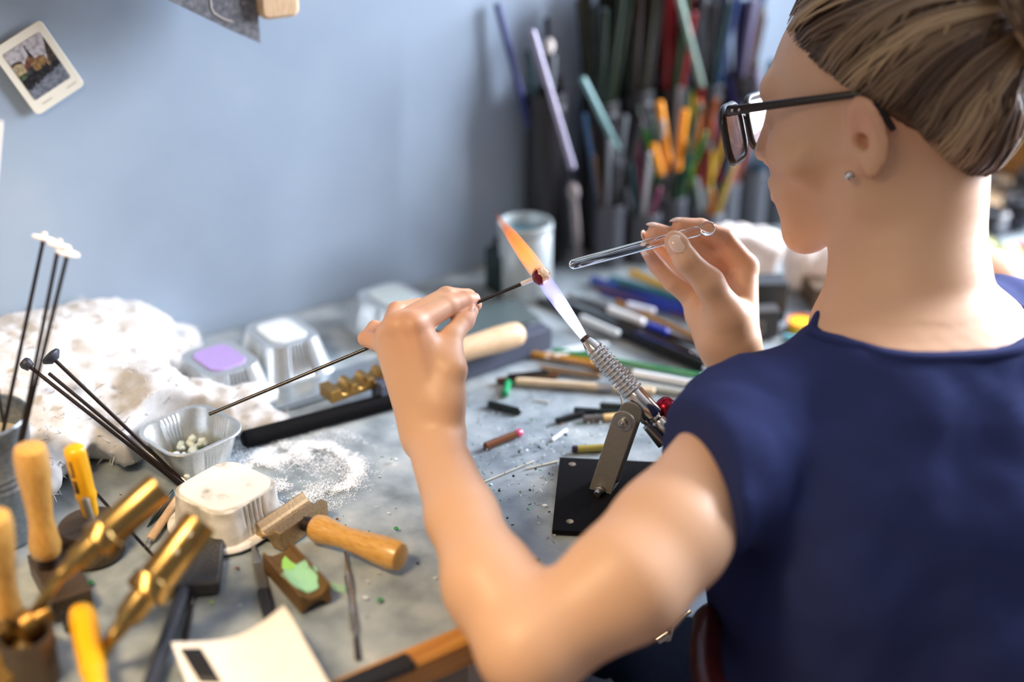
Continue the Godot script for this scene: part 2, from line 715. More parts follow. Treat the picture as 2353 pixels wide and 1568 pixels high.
# ---------------------------------------------------------------- the bead maker
func finger(fl, pts: Array, rads: Array, k := 0.0022) -> void:
	for i in pts.size() - 1:
		fl.cap(pts[i], pts[i + 1], rads[i], rads[i + 1], k if i > 0 else 0.004)

func nail(parent: Node3D, p: Vector3, dir: Vector3, out: Vector3, w: float, l: float) -> void:
	# a curved plate: p lies on the skin, dir runs to the tip, out away from the finger
	var y := dir.normalized()
	var z := (out - y * out.dot(y)).normalized()
	var x := y.cross(z)
	var rings := []
	for i in 9:
		var t := -1.0 + i / 4.0
		var half: float = w * sqrt(maxf(0.03, 1.0 - pow(absf(t), 2.6)))
		var ring := PackedVector3Array()
		for j in 7:
			var u := (-1.0 + j / 3.0)
			ring.append(p + y * t * l + x * u * half - z * (u * u * half * half / w * 0.40 + (0.45 if t > 0.0 else 0.06) * t * t * l))
		for j in range(6, -1, -1):
			ring.append(ring[j] - z * 0.0012)
		rings.append(ring)
	var b := MB.new()
	b.loft(rings)
	part(parent, "fingernail", b, M.nail)

var blush := []
var nails := []
func left_arm() -> Array:
	var sh: Vector3 = V(0.6087, 0.8494, -0.5902)
	var u2: Vector3 = V(0.5015, 0.8288, -0.5485)
	var u1: Vector3 = V(0.4552, 0.8144, -0.5372)
	var el: Vector3 = V(0.3802, 0.7823, -0.5478)
	var f1: Vector3 = V(0.3843, 0.7992, -0.6023)
	var f2: Vector3 = V(0.4022, 0.8107, -0.6711)
	var wr: Vector3 = V(0.4327, 0.8257, -0.7672)
	var fl := Field.new(V(0.30, 0.72, -0.82), V(0.66, 0.96, -0.46), 0.0036)
	fl.cap(sh, u2, 0.041, 0.0405, 0.02)
	fl.cap(u2, u1, 0.0405, 0.0405, 0.02)
	fl.cap(u1, el, 0.0405, 0.033, 0.015)
	fl.cap(el, f1, 0.034, 0.0315, 0.018)
	fl.cap(f1, f2, 0.0315, 0.0260, 0.02)
	# the wrist is flatter than it is wide
	var across: Vector3 = V(0.4511, 0.8308, -0.7512) - V(0.4173, 0.8180, -0.7863)
	across = across.normalized()
	for s in [-1.0, 1.0]:
		fl.cap(f2 + across * s * 0.004, wr + across * s * 0.0065, 0.0225, 0.0165, 0.012)
	var arm := fl
	fl = Field.new(V(0.4327, 0.8257, -0.7672) - V(0.060, 0.026, 0.122), V(0.4327, 0.8257, -0.7672) + V(0.115, 0.125, 0.050), 0.0016)
	for s in [-1.0, 1.0]:
		fl.cap(f2 + across * s * 0.004, wr + across * s * 0.0065, 0.0225, 0.0165, 0.012)
	var idx := [V(0.4388, 0.9099, -0.8028), V(0.4793, 0.9124, -0.8150), V(0.4996, 0.9101, -0.8201), V(0.5092, 0.9077, -0.8231)]
	var mid := [V(0.4302, 0.9066, -0.8147), V(0.4855, 0.9143, -0.8281), V(0.5085, 0.9058, -0.8318), V(0.5140, 0.8991, -0.8295)]
	var rin := [V(0.4280, 0.8965, -0.8235), V(0.4508, 0.8997, -0.8532), V(0.4724, 0.8979, -0.8538), V(0.4843, 0.8937, -0.8461)]
	var pin := [V(0.4273, 0.8846, -0.8262), V(0.4214, 0.8805, -0.8559), V(0.4356, 0.8826, -0.8666), V(0.4465, 0.8806, -0.8580)]
	var thb := [V(0.4439, 0.8536, -0.7657), V(0.4552, 0.8775, -0.7725), V(0.4707, 0.8937, -0.7960), V(0.4909, 0.8982, -0.8094), V(0.5003, 0.9026, -0.8125)]
	# palm: one bone to each finger root
	fl.cap(wr + across * 0.008, idx[0], 0.0165, 0.0115, 0.012)
	fl.cap(wr + across * 0.002, mid[0], 0.0165, 0.0115, 0.012)
	fl.cap(wr - across * 0.004, rin[0], 0.016, 0.011, 0.012)
	fl.cap(wr - across * 0.008, pin[0], 0.0155, 0.0105, 0.012)
	fl.cap(wr + across * 0.008, thb[0], 0.016, 0.015, 0.012)
	fl.cap(thb[0], thb[1], 0.015, 0.0125, 0.012)
	fl.cap(thb[1], thb[2], 0.0125, 0.0088, 0.006)
	fl.cap(thb[2], thb[3], 0.0088, 0.0088, 0.004)
	fl.cap(thb[3], thb[4], 0.0088, 0.0062, 0.004)
	fl.cap(V(0.4507, 0.8833, -0.7897), V(0.4460, 0.8930, -0.7987), 0.013, 0.012, 0.012)
	# tendons and knuckles on the back of the hand
	var cam: Vector3 = (V(0, 1.35, 0) - idx[0]).normalized()
	for q in [[idx[0], 0.004], [mid[0], 0.000], [rin[0], -0.004]]:
		fl.cap(wr + across * q[1] + cam * 0.0120, q[0] + cam * 0.0085, 0.0035, 0.0030, 0.006)
		fl.ell(q[0] + cam * 0.0045, Basis(), Vector3.ONE * 0.0085, 0.005)
	finger(fl, pin, [0.0095, 0.0068, 0.0064, 0.0055])
	finger(fl, rin, [0.0105, 0.0084, 0.0076, 0.0065])
	finger(fl, mid, [0.0110, 0.0086, 0.0078, 0.0066])
	finger(fl, idx, [0.0112, 0.0086, 0.0076, 0.0062])
	blush.append_array([idx[3], thb[4], mid[3], idx[0], pin[1], rin[1]])
	var tv: Vector3 = thb[4] - thb[3]
	nails.append([V(0.4986, 0.9026, -0.8076), tv, V(0.75, -0.25, 0.55), 0.0052, 0.0068])
	return [arm, fl]

func right_arm() -> Array:
	var fl := Field.new(V(0.7064, 0.8537, -0.7089) - V(0.090, 0.050, 0.100), V(0.7064, 0.8537, -0.7089) + V(0.075, 0.145, 0.075), 0.0016)
	var wr: Vector3 = V(0.7064, 0.8537, -0.7089)
	var lo: Vector3 = V(0.7055, 0.7984, -0.6763)
	var across: Vector3 = V(0.7182, 0.8619, -0.6925) - V(0.6806, 0.8557, -0.7273)
	across = across.normalized()
	for s in [-1.0, 1.0]:
		fl.cap(lo + across * s * 0.005, wr + across * s * 0.0075, 0.022, 0.0165, 0.012)
	var idx := [V(0.7428, 0.9135, -0.7366), V(0.7264, 0.9393, -0.7495), V(0.7102, 0.9490, -0.7634), V(0.6926, 0.9529, -0.7708)]
	var mid := [V(0.7452, 0.8990, -0.7504), V(0.7207, 0.9216, -0.7561), V(0.6959, 0.9382, -0.7692), V(0.6741, 0.9484, -0.7818)]
	var rin := [V(0.7313, 0.8865, -0.7630), V(0.7063, 0.9061, -0.7807), V(0.6907, 0.9248, -0.7888), V(0.6759, 0.9388, -0.7910)]
	var pin := [V(0.6972, 0.8880, -0.7517), V(0.6809, 0.9027, -0.7633), V(0.6716, 0.9174, -0.7743), V(0.6662, 0.9290, -0.7808)]
	var thb := [V(0.7008, 0.8843, -0.7108), V(0.6845, 0.9180, -0.7204), V(0.6672, 0.9393, -0.7326), V(0.6642, 0.9509, -0.7416), V(0.6636, 0.9539, -0.7451)]
	fl.cap(wr + across * 0.008, idx[0], 0.0165, 0.0115, 0.012)
	fl.cap(wr + across * 0.002, mid[0], 0.0165, 0.0115, 0.012)
	fl.cap(wr - across * 0.005, rin[0], 0.016, 0.011, 0.012)
	fl.cap(wr - across * 0.009, pin[0], 0.015, 0.0105, 0.012)
	fl.cap(V(0.6939, 0.8628, -0.7160), V(0.6948, 0.8774, -0.7375), 0.0165, 0.013, 0.012)
	fl.cap(V(0.7057, 0.8641, -0.7049), thb[0], 0.016, 0.0165, 0.012)
	fl.cap(thb[0], thb[1], 0.0165, 0.0125, 0.012)
	fl.cap(thb[1], thb[2], 0.0125, 0.0105, 0.006)
	fl.cap(thb[2], thb[3], 0.0105, 0.0095, 0.004)
	fl.cap(thb[3], thb[4], 0.0095, 0.0082, 0.004)
	finger(fl, pin, [0.0100, 0.0080, 0.0072, 0.0060])
	finger(fl, rin, [0.0105, 0.0086, 0.0078, 0.0066])
	finger(fl, mid, [0.0112, 0.0098, 0.0086, 0.0070])
	finger(fl, idx, [0.0118, 0.0096, 0.0084, 0.0072])
	blush.append_array([idx[3], mid[3], rin[3], pin[3], idx[1], mid[1]])
	var back := V(-0.4966, 0.4462, 0.7445)  # towards where the thumbnail faces
	nails.append([V(0.6574, 0.9558, -0.7340), thb[4] - thb[2], back, 0.0064, 0.0085])
	for q in [[idx, V(-0.25, 0.9, -0.3), 0.0072], [mid, V(-0.4, 0.85, -0.3), 0.0070], [rin, V(-0.75, 0.6, -0.2), 0.0066], [pin, V(-0.9, 0.3, -0.2), 0.0060]]:
		var d: Vector3 = (q[0][3] - q[0][2]).normalized()
		var n: Vector3 = q[1]
		n = (n - d * n.dot(d)).normalized()
		nails.append([q[0][3] + n * (q[2] - 0.0002) + d * 0.0016, d, n, 0.0048, 0.0086])
	# the rest of the arm, behind the shoulder
	var far := Field.new(V(0.62, 0.70, -0.80), V(1.06, 0.92, -0.55), 0.005)
	for s in [-1.0, 1.0]:
		far.cap(lo + across * s * 0.005, wr + across * s * 0.0075, 0.022, 0.0165, 0.012)
	var elb := V(0.965, 0.775, -0.700)
	far.cap(lo, elb, 0.026, 0.036, 0.02)
	far.cap(elb, V(0.985, 0.86, -0.655), 0.038, 0.042, 0.02)
	return [fl, far]

# head frame: forward, up, left
var hc := V(0.8169, 1.0524, -0.6650)
var hf := V(-0.4573, -0.2175, -0.8623)
var hu := V(-0.0101, 0.9708, -0.2396)
var hl := V(-0.8893, 0.1009, 0.4462)
func hp(a: float, b: float, l: float) -> Vector3:
	return hc + hf * a + hu * b + hl * l

func head_and_neck() -> Field:
	var hb := Basis(hl, hu, -hf)  # x left, y up, z back
	var fl := Field.new(V(0.58, 0.80, -0.83), V(1.0, 1.20, -0.42), 0.0042)
	fl.ell(hp(-0.012, 0.045, 0), hb, V(0.073, 0.088, 0.096), 0.01)
	fl.ell(hp(0.035, -0.005, 0), hb, V(0.062, 0.085, 0.062), 0.03)
	fl.cap(hp(0.0, -0.055, 0.05), hp(0.072, -0.092, 0.012), 0.014, 0.014, 0.03)
	fl.cap(hp(0.0, -0.055, -0.05), hp(0.072, -0.092, -0.012), 0.014, 0.014, 0.03)
	fl.cap(hp(0.0, -0.02, 0.054), hp(0.0, -0.055, 0.05), 0.014, 0.014, 0.03)
	fl.cap(hp(0.0, -0.02, -0.054), hp(0.0, -0.055, -0.05), 0.014, 0.014, 0.03)
	fl.ell(hp(0.072, -0.05, 0.0), hb, V(0.034, 0.036, 0.025), 0.02)
	fl.cap(hp(0.076, -0.015, 0.040), hp(0.06, -0.02, 0.055), 0.012, 0.012, 0.02)  # cheek bones
	fl.cap(hp(0.076, -0.015, -0.040), hp(0.06, -0.02, -0.055), 0.012, 0.012, 0.02)
	fl.cap(hp(0.082, 0.038, 0.03), hp(0.082, 0.038, -0.03), 0.012, 0.012, 0.015)  # brow
	fl.cap(hp(0.088, 0.025, 0), hp(0.106, -0.018, 0), 0.007, 0.009, 0.01)  # nose
	fl.ell(hp(0.096, -0.022, 0.011), hb, V(0.008, 0.007, 0.009), 0.005)
	fl.ell(hp(0.096, -0.022, -0.011), hb, V(0.008, 0.007, 0.009), 0.005)
	fl.ell(hp(0.090, 0.015, 0.031), hb, V(0.015, 0.010, 0.012), 0.006, true)  # eye sockets
	fl.ell(hp(0.090, 0.015, -0.031), hb, V(0.015, 0.010, 0.012), 0.006, true)
	fl.ell(hp(0.080, 0.015, 0.031), hb, V(0.012, 0.0115, 0.0115), 0.002)
	fl.ell(hp(0.080, 0.015, -0.031), hb, V(0.012, 0.0115, 0.0115), 0.002)
	fl.cap(hp(0.094, -0.048, 0.018), hp(0.099, -0.046, 0.0), 0.004, 0.006, 0.004)  # lips
	fl.cap(hp(0.094, -0.048, -0.018), hp(0.099, -0.046, 0.0), 0.004, 0.006, 0.004)
	fl.cap(hp(0.092, -0.057, 0.015), hp(0.097, -0.058, 0.0), 0.004, 0.006, 0.004)
	fl.cap(hp(0.092, -0.057, -0.015), hp(0.097, -0.058, 0.0), 0.004, 0.006, 0.004)
	fl.ell(hp(0.080, -0.092, 0.0), hb, V(0.016, 0.012, 0.012), 0.012)
	# neck and the slope to the shoulders
	var nb: Vector3 = V(0.7933, 0.9111, -0.5913)
	fl.cap(hp(-0.030, -0.03, 0), nb, 0.053, 0.056, 0.02)
	fl.cap(nb, nb + V(0.0, -0.08, 0.05), 0.056, 0.09, 0.04)
	fl.cap(hp(-0.02, -0.06, 0.047), nb + V(-0.035, -0.02, -0.035), 0.012, 0.010, 0.02)  # neck muscle
	for i in range(0, neckline.size(), 2):  # the skin slopes out to the neckline
		var q: Vector3 = neckline[i]
		fl.cap(nb + V(0, -0.010, 0), q - (q - nb).normalized() * 0.010 - V(0, 0.0185, 0), 0.038, 0.015, 0.025)
	fl.cap(V(0.7755, 0.9629, -0.6342), V(0.7517, 0.9218, -0.6120), 0.0265, 0.0265, 0.02)  # throat
	# ears: a bowl with a rim and a lobe
	for s in [1.0, -1.0]:
		var ec := hp(-0.008, 0.003, 0.072 * s)
		var eb := Basis(hl * s, hu, -hf).rotated(hu, -0.38 * s).rotated(hl, 0.18)
		fl.ell(ec + eb.x * 0.007, eb, V(0.0065, 0.031, 0.018), 0.006)
		fl.ell(ec + eb.x * 0.0155 + eb.z * -0.002, eb, V(0.007, 0.022, 0.011), 0.004, true)
		fl.ell(ec + eb.y * -0.027 + eb.x * 0.008 - eb.z * 0.004, eb, V(0.004, 0.009, 0.008), 0.005)
		fl.cap(ec - eb.z * 0.016 - eb.y * 0.004, ec - eb.z * 0.013 - eb.y * 0.012 + eb.x * 0.002, 0.005, 0.005, 0.004)
		fl.ell(ec + eb.x * 0.006 - eb.z * 0.006 - eb.y * 0.006, eb, V(0.009, 0.007, 0.005), 0.003, true)
	blush.append(hp(-0.008, 0.02, 0.08))
	return fl


# ---------------------------------------------------------------- what lies on the bench
func rod_mesh(len: float, r: float, sides := 10, r2 := -1.0) -> MB:
	var b := MB.new()
	var q := r2 if r2 >= 0 else r
	var e := minf(r, q) * 0.35
	b.lathe([0.0, 0.0, r - e, 0.0, r, e, q, len - e, q - e, len, 0.0, len], Transform3D(), sides)
	return b

func rod(called: String, label: String, cat: String, a: Vector3, z: Vector3, r: float, m: Material, group := "", r2 := -1.0) -> MeshInstance3D:
	return one(called, rod_mesh(a.distance_to(z), r, 10, r2), m, label, cat, along(a, z - a), group)

func gl(r: float, g: float, b: float, rough := 0.15) -> StandardMaterial3D:
	var key := "gl%d_%d_%d_%.2f" % [r, g, b, rough]
	if not M.has(key):
		M[key] = mat(srgb(r, g, b), rough)
	return M[key]

func more_materials() -> void:
	M.steel = mat(srgb(178, 178, 176), 0.32, 1.0)
	M.steel_dull = tri_tex(mat(Color.WHITE, 0.5, 0.35), ntex([0.0, srgb(118, 117, 113), 1.0, srgb(146, 144, 140)], 0.03, 4), Vector3(6, 60, 6))
	M.chrome = mat(srgb(205, 200, 196), 0.14, 1.0)
	M.alu = mat(srgb(208, 212, 214), 0.34, 1.0)
	M.alu_white = tri_tex(mat(Color.WHITE, 0.36, 0.75), ntex([0.0, srgb(186, 192, 194), 1.0, srgb(216, 220, 222)], 0.03, 3), Vector3.ONE * 20)
	M.brass = tri_tex(mat(Color.WHITE, 0.3, 1.0), ntex([0.0, srgb(142, 114, 64), 0.5, srgb(170, 140, 86), 1.0, srgb(190, 162, 106)], 0.03, 4), Vector3.ONE * 14)
	M.brass_dull = tri_tex(mat(Color.WHITE, 0.4, 0.85), ntex([0.0, srgb(140, 116, 84), 0.5, srgb(176, 150, 114), 1.0, srgb(194, 170, 132)], 0.04, 4), Vector3.ONE * 18)
	M.bronze = tri_tex(mat(Color.WHITE, 0.45, 0.7), ntex([0.0, srgb(74, 60, 46), 0.5, srgb(98, 82, 66), 1.0, srgb(120, 104, 88)], 0.05, 5), Vector3.ONE * 22)
	M.beech = tri_tex(mat(Color.WHITE, 0.35), ntex([0.0, srgb(176, 120, 48), 0.45, srgb(208, 158, 80), 0.75, srgb(218, 172, 96), 1.0, srgb(228, 186, 116)], 0.04, 4), Vector3(26, 3.2, 26))
	M.beech.clearcoat_enabled = true
	M.beech.clearcoat = 0.5
	M.beech.clearcoat_roughness = 0.25
	M.pale_wood = tri_tex(mat(Color.WHITE, 0.5), ntex([0.0, srgb(186, 150, 112), 0.5, srgb(212, 180, 142), 1.0, srgb(224, 196, 160)], 0.04, 4), Vector3(22, 3, 22))
	M.yellow = mat(srgb(240, 176, 22), 0.28)
	M.graphite = tri_tex(mat(Color.WHITE, 0.55, 0.1), ntex([0.0, srgb(36, 36, 38), 0.6, srgb(58, 58, 60), 1.0, srgb(84, 84, 86)], 0.04, 5), Vector3.ONE * 16)
	M.black = mat(srgb(24, 24, 26), 0.45)
	M.black_matt = tri_tex(mat(Color.WHITE, 0.7), ntex([0.0, srgb(10, 10, 12), 0.75, srgb(18, 18, 21), 1.0, srgb(44, 44, 48)], 0.06, 5), Vector3.ONE * 14)
	M.black_matt.metallic_specular = 0.2
	M.slate = tri_tex(mat(Color.WHITE, 0.7), ntex([0.0, srgb(54, 60, 76), 1.0, srgb(76, 82, 100)], 0.05, 4), Vector3.ONE * 14)
	M.dark_tube = mat(srgb(28, 28, 33), 0.45)
	M.grey_tube = mat(srgb(72, 76, 84), 0.45)
	M.clear = glass(srgb(246, 250, 252))
	M.wool = tri_tex(mat(Color.WHITE, 0.95), ntex([0.0, srgb(176, 176, 176), 0.4, srgb(188, 187, 186), 1.0, srgb(200, 199, 198)], 0.03, 5), Vector3.ONE * 9)
	M.gypsum = tri_tex(mat(Color.WHITE, 0.9), ntex([0.0, srgb(140, 136, 128), 0.2, srgb(196, 193, 186), 0.36, srgb(222, 220, 214), 1.0, srgb(234, 232, 228)], 0.006, 6), Vector3.ONE * 9)
	M.paper = tri_tex(mat(Color.WHITE, 0.7), ntex([0.0, srgb(240, 232, 222), 1.0, srgb(250, 244, 236)], 0.02, 3), Vector3.ONE * 6)
	M.mandrel = mat(srgb(40, 30, 28), 0.35, 0.5)
	M.white_clay = mat(srgb(236, 228, 222), 0.85)
	M.black_blue = tri_tex(mat(Color.WHITE, 0.5), ntex([0.0, srgb(24, 28, 38), 1.0, srgb(54, 60, 74)], 0.03, 4), Vector3.ONE * 16)
	M.gypsum_side = tri_tex(mat(Color.WHITE, 0.75, 0.15), ntex([0.0, srgb(140, 136, 126), 0.35, srgb(180, 176, 166), 0.6, srgb(214, 211, 204), 1.0, srgb(248, 246, 242)], 0.008, 6), Vector3(9, 6, 9))
	M.bronze_warm = tri_tex(mat(Color.WHITE, 0.5, 0.5), ntex([0.0, srgb(96, 70, 36), 0.5, srgb(124, 94, 54), 1.0, srgb(146, 114, 70)], 0.05, 4), Vector3.ONE * 18)
	M.brass_warm = tri_tex(mat(Color.WHITE, 0.32, 0.9), ntex([0.0, srgb(140, 104, 52), 1.0, srgb(190, 150, 84)], 0.05, 3), Vector3.ONE * 14)
	M.strip = tri_tex(mat(Color.WHITE, 0.35, 0.8), ntex([0.0, srgb(140, 150, 158), 1.0, srgb(180, 190, 196)], 0.02, 4), Vector3(6, 6, 40))
	M.cream_wood = tri_tex(mat(Color.WHITE, 0.5), ntex([0.0, srgb(212, 188, 150), 1.0, srgb(238, 220, 188)], 0.04, 3), Vector3(20, 3, 20))
	M.iron = mat(srgb(60, 50, 46), 0.45, 0.7)

# a little foil tray: open with its mouth up, or turned over with its base on top
func tray_rings(w: float, d: float, bw: float, bd: float, h: float, ribs: float, t: float) -> Array:
	var rings := []
	var n := 14
	var top := rrect(w, d, 0.02, n)
	var bot := rrect(bw, bd, 0.016, n)
	var cnt := 4
	# more points along the straights, so that they can be ribbed
	var pt := PackedVector2Array()
	var pb := PackedVector2Array()
	var amp := PackedFloat32Array()
	for q in 4:
		for i in n:
			pt.append(top[q * n + i])
			pb.append(bot[q * n + i])
			amp.append(0.0)
		var a := q * n + n - 1
		var z := (a + 1) % (4 * n)
		for i in range(1, 28):
			pt.append(top[a].lerp(top[z], i / 28.0))
			pb.append(bot[a].lerp(bot[z], i / 28.0))
			amp.append(ribs * (0.5 - 0.5 * cos(TAU * i / 4.0)) if i > 3 and i < 25 else 0.0)
	for lev in [[1.0, 0.0, 0.0], [0.9, 0.04, 0.6], [0.5, 0.5, 1.0], [0.14, 0.9, 0.7], [0.0, 1.0, 0.0]]:
		var ring := PackedVector3Array()
		for i in pt.size():
			var p := pb[i].lerp(pt[i], lev[0])
			var q2: Vector2 = p - p.normalized() * (amp[i] * lev[2] - t)
			ring.append(V(q2.x, h * lev[0], q2.y))
		rings.append(ring)
	return rings

func grow(ring: PackedVector3Array, d: float, y: float) -> PackedVector3Array:
	var out := PackedVector3Array()
	for p in ring:
		var q := Vector2(p.x, p.z)
		q += q.normalized() * d
		out.append(V(q.x, y, q.y))
	return out

func tray_shell(w: float, d: float, bw: float, bd: float, h: float, rim: float) -> MB:
	var b := MB.new()
	var outer := tray_rings(w, d, bw, bd, h, 0.0036, 0.0)
	var inner := tray_rings(w, d, bw, bd, h, 0.0036, -0.0008)
	var rings := []
	rings.append(grow(outer[-1], -0.02, 0.0))
	for i in range(outer.size() - 1, -1, -1):
		rings.append(outer[i])
	rings.append(grow(outer[0], rim, h))
	rings.append(grow(outer[0], rim + 0.0006, h + 0.0012))
	rings.append(grow(outer[0], rim, h + 0.0022))
	rings.append(grow(outer[0], -0.0006, h + 0.0016))
	for r in inner:
		var up := PackedVector3Array()
		for p in r:
			up.append(p + V(0, 0.0008, 0))
		rings.append(up)
	rings.append(grow(inner[-1], -0.02, 0.0008))
	b.loft(rings)
	return b

func trays() -> void:
	# the open tray with glass scraps
	var t := thing("foil_tray", "open foil tray with scraps of clear and coloured glass, beside the white wool", "tray", at(V(0.290, 0.752, -0.950), 0.24))
	part(t, "shell", tray_shell(0.070, 0.070, 0.052, 0.052, 0.034, 0.003), M.alu_white)
	var rng := RandomNumberGenerator.new()
	rng.seed = 21
	var cols := [[226, 236, 230], [226, 236, 230], [216, 226, 224], [236, 240, 240], [150, 190, 160], [60, 90, 50], [210, 130, 60], [200, 214, 208], [226, 236, 230]]
	for i in 64:
		var b := MB.new()
		var c: Array = cols[i % cols.size()]
		var s := rng.randf_range(0.0022, 0.0058)
		var p := V(rng.randf_range(-0.022, 0.022), 0.753 + rng.randf_range(0.003, 0.012), rng.randf_range(-0.022, 0.022))
		var bs := Basis.from_euler(V(rng.randf() * 6, rng.randf() * 6, rng.randf() * 6))
		var poly := PackedVector2Array()
		for k in 5:
			poly.append(Vector2(cos(TAU * k / 5.0), sin(TAU * k / 5.0)) * s * rng.randf_range(0.6, 1.1))
		b.prism(poly, -s * 0.5, s * 0.6, s * 0.25)
		var who: String = ["clear", "clear", "greyish clear", "clear", "pale green", "dark olive", "amber", "greenish clear", "clear"][i % 9]
		one("glass_scrap", b, gl(c[0], c[1], c[2], 0.08), who + " scrap of broken glass lying in the open foil tray", "glass scrap", Transform3D(bs, t.transform * (p - V(0, 0.752, 0))), "glass scraps in the open foil tray")
	# three turned over, with a sunken base on top
	var spots := [
		[V(0.362, 0.752, -1.062), 0.12, "turned-over foil tray with lilac powder on its base, against the white wool", [168, 146, 208]],
		[V(0.438, 0.752, -1.084), 0.05, "turned-over foil tray with white powder on its base, next to the lilac one", [214, 222, 224]],
		[V(0.574, 0.752, -1.096), 0.10, "turned-over foil tray with grey base behind the hand with the thin rod", [164, 176, 176]]]
	for s in spots:
		var o := thing("foil_tray", s[2], "tray", at(s[0], s[1]), "foil trays turned over along the wall")
		var sh := tray_shell(0.078, 0.086, 0.058, 0.070, 0.036, 0.004)
		part(o, "shell", sh, M.alu_white, "", Transform3D(Basis(V(1, 0, 0), PI), V(0, 0.0385, 0)))
		var b := MB.new()
		b.prism(rrect(0.040, 0.052, 0.012, 6), 0.0375, 0.0398, 0.0009)
		part(o, "powder", b, tri_tex(mat(srgb(s[3][0], s[3][1], s[3][2]), 0.9), ntex([0.0, srgb(205, 205, 205), 0.6, srgb(246, 246, 246), 1.0, srgb(255, 255, 255)], 0.03, 4), Vector3.ONE * 24), "layer of powder")
	# the plaster cast standing on its lip
	var o2 := thing("plaster_cast", "white plaster block cast in a ribbed tray, on its wide lip beside the brass press", "plaster block", at(V(0.281, 0.752, -0.848), 0.34))
	var b2 := MB.new()
	var rr := tray_rings(0.073, 0.074, 0.066, 0.066, 0.030, 0.0022, 0.0)
	var flip := []
	for r in rr:
		var u := PackedVector3Array()
		for p in r:
			u.append(V(p.x, 0.0335 - p.y, p.z))
		flip.append(u)
	flip.append(grow(flip[-1], -0.0025, 0.0347))
	flip.append(grow(flip[-1], -0.016, 0.0343))
	b2.loft(flip)
	part(o2, "block", b2, M.gypsum_side)
	b2 = MB.new()
	b2.prism(rrect(0.0635, 0.0635, 0.018, 10), 0.033, 0.0357, 0.0012)
	part(o2, "top_face", b2, M.gypsum)
	b2 = MB.new()
	b2.prism(rrect(0.089, 0.090, 0.032, 12), 0.0, 0.0045, 0.0018)
	part(o2, "lip", b2, M.gypsum)

func wool() -> void:
	var fl := Field.new(V(-0.06, 0.74, -1.20), V(0.46, 0.88, -0.93), 0.0045)
	var rng := RandomNumberGenerator.new()
	rng.seed = 4
	for i in 80:
		var u := rng.randf()
		var x := lerpf(-0.02, 0.35, u)
		var zf := lerpf(-0.965, -1.03, clampf((x - 0.18) / 0.2, 0, 1))
		var z := rng.randf_range(-1.165, zf - 0.02)
		var back := clampf((zf - z) / 0.16, 0.0, 1.0)
		if x > 0.27: z = rng.randf_range(-1.175, -1.13) if i % 3 else rng.randf_range(-1.03, -1.0)
		if x > 0.21 and z > -1.0: z = -1.03
		var top := lerpf(0.030, 0.078, back) * (1.0 if x < 0.30 else 0.5)
		var r := rng.randf_range(0.018, 0.034)
		fl.ell(V(x, 0.752 + top - r * 0.6, z), Basis(Vector3.UP, rng.randf() * 3.0), V(r * 1.9, r * 0.7, r * 1.2), 0.012)
		fl.ell(V(x, 0.764, z), Basis(), V(0.03, 0.014, 0.024), 0.008)
	for i in 8:
		fl.ell(V(0.30 + i * 0.011, 0.757, -1.00 + i * 0.004), Basis(), V(0.016, 0.009, 0.014), 0.008)
	var n := FastNoiseLite.new()
	n.seed = 9
	n.frequency = 52.0
	n.fractal_octaves = 5
	fl.ripple(n, 0.0065)
	fl.ell(V(0.293, 0.790, -0.948), Basis(Vector3.UP, 0.24), V(0.058, 0.075, 0.056), 0.004, true)
	fl.ell(V(0.293, 0.755, -0.948), Basis(Vector3.UP, 0.24), V(0.050, 0.05, 0.050), 0.004, true)
	fl.ell(V(0.362, 0.770, -1.062), Basis(), V(0.050, 0.06, 0.054), 0.004, true)
	fl.cut(V(0, 0.7525, 0), V(0, -1, 0))
	fl.cut(V(0, 0, -1.196), V(0, 0, -1))
	var o := thing("fibre_blanket", "heap of white ceramic fibre wool against the wall at left", "fibre wool", at(V(0.17, 0.752, -1.06)))
	var inv := at(-V(0.17, 0.752, -1.06))
	part(o, "wool", body_mesh([fl]), M.wool, "", inv)
	# loose fibres that stand off the surface
	var mm := MultiMesh.new()
	mm.transform_format = MultiMesh.TRANSFORM_3D
	var fib := MB.new()
	fib.tube([V(0, 0, 0), V(0.0006, 0.003, 0), V(0.0018, 0.006, 0.0006)], [0.0005, 0.0004, 0.0002], 4)
	mm.mesh = fib.mesh()
	var verts := PackedVector3Array()
	var norms := PackedVector3Array()
	var idx := PackedInt32Array()
	fl.arrays(verts, norms, idx)
	mm.instance_count = 1400
	for i in 1400:
		var k := rng.randi() % verts.size()
		var y := (norms[k] + V(rng.randf() - 0.5, rng.randf() - 0.5, rng.randf() - 0.5) * 1.5).normalized()
		var xf := along(verts[k] - y * 0.001, y, V(rng.randf() - 0.5, rng.randf() - 0.5, rng.randf() - 0.5).normalized())
		mm.set_instance_transform(i, Transform3D(xf.basis.scaled_local(Vector3.ONE * rng.randf_range(0.6, 1.5)), xf.origin))
	var mi := MultiMeshInstance3D.new()
	mi.name = "loose_fibres"
	mi.multimesh = mm
	mi.material_override = M.wool
	mi.transform = inv
	mi.set_meta("kind", "stuff")
	o.add_child(mi)

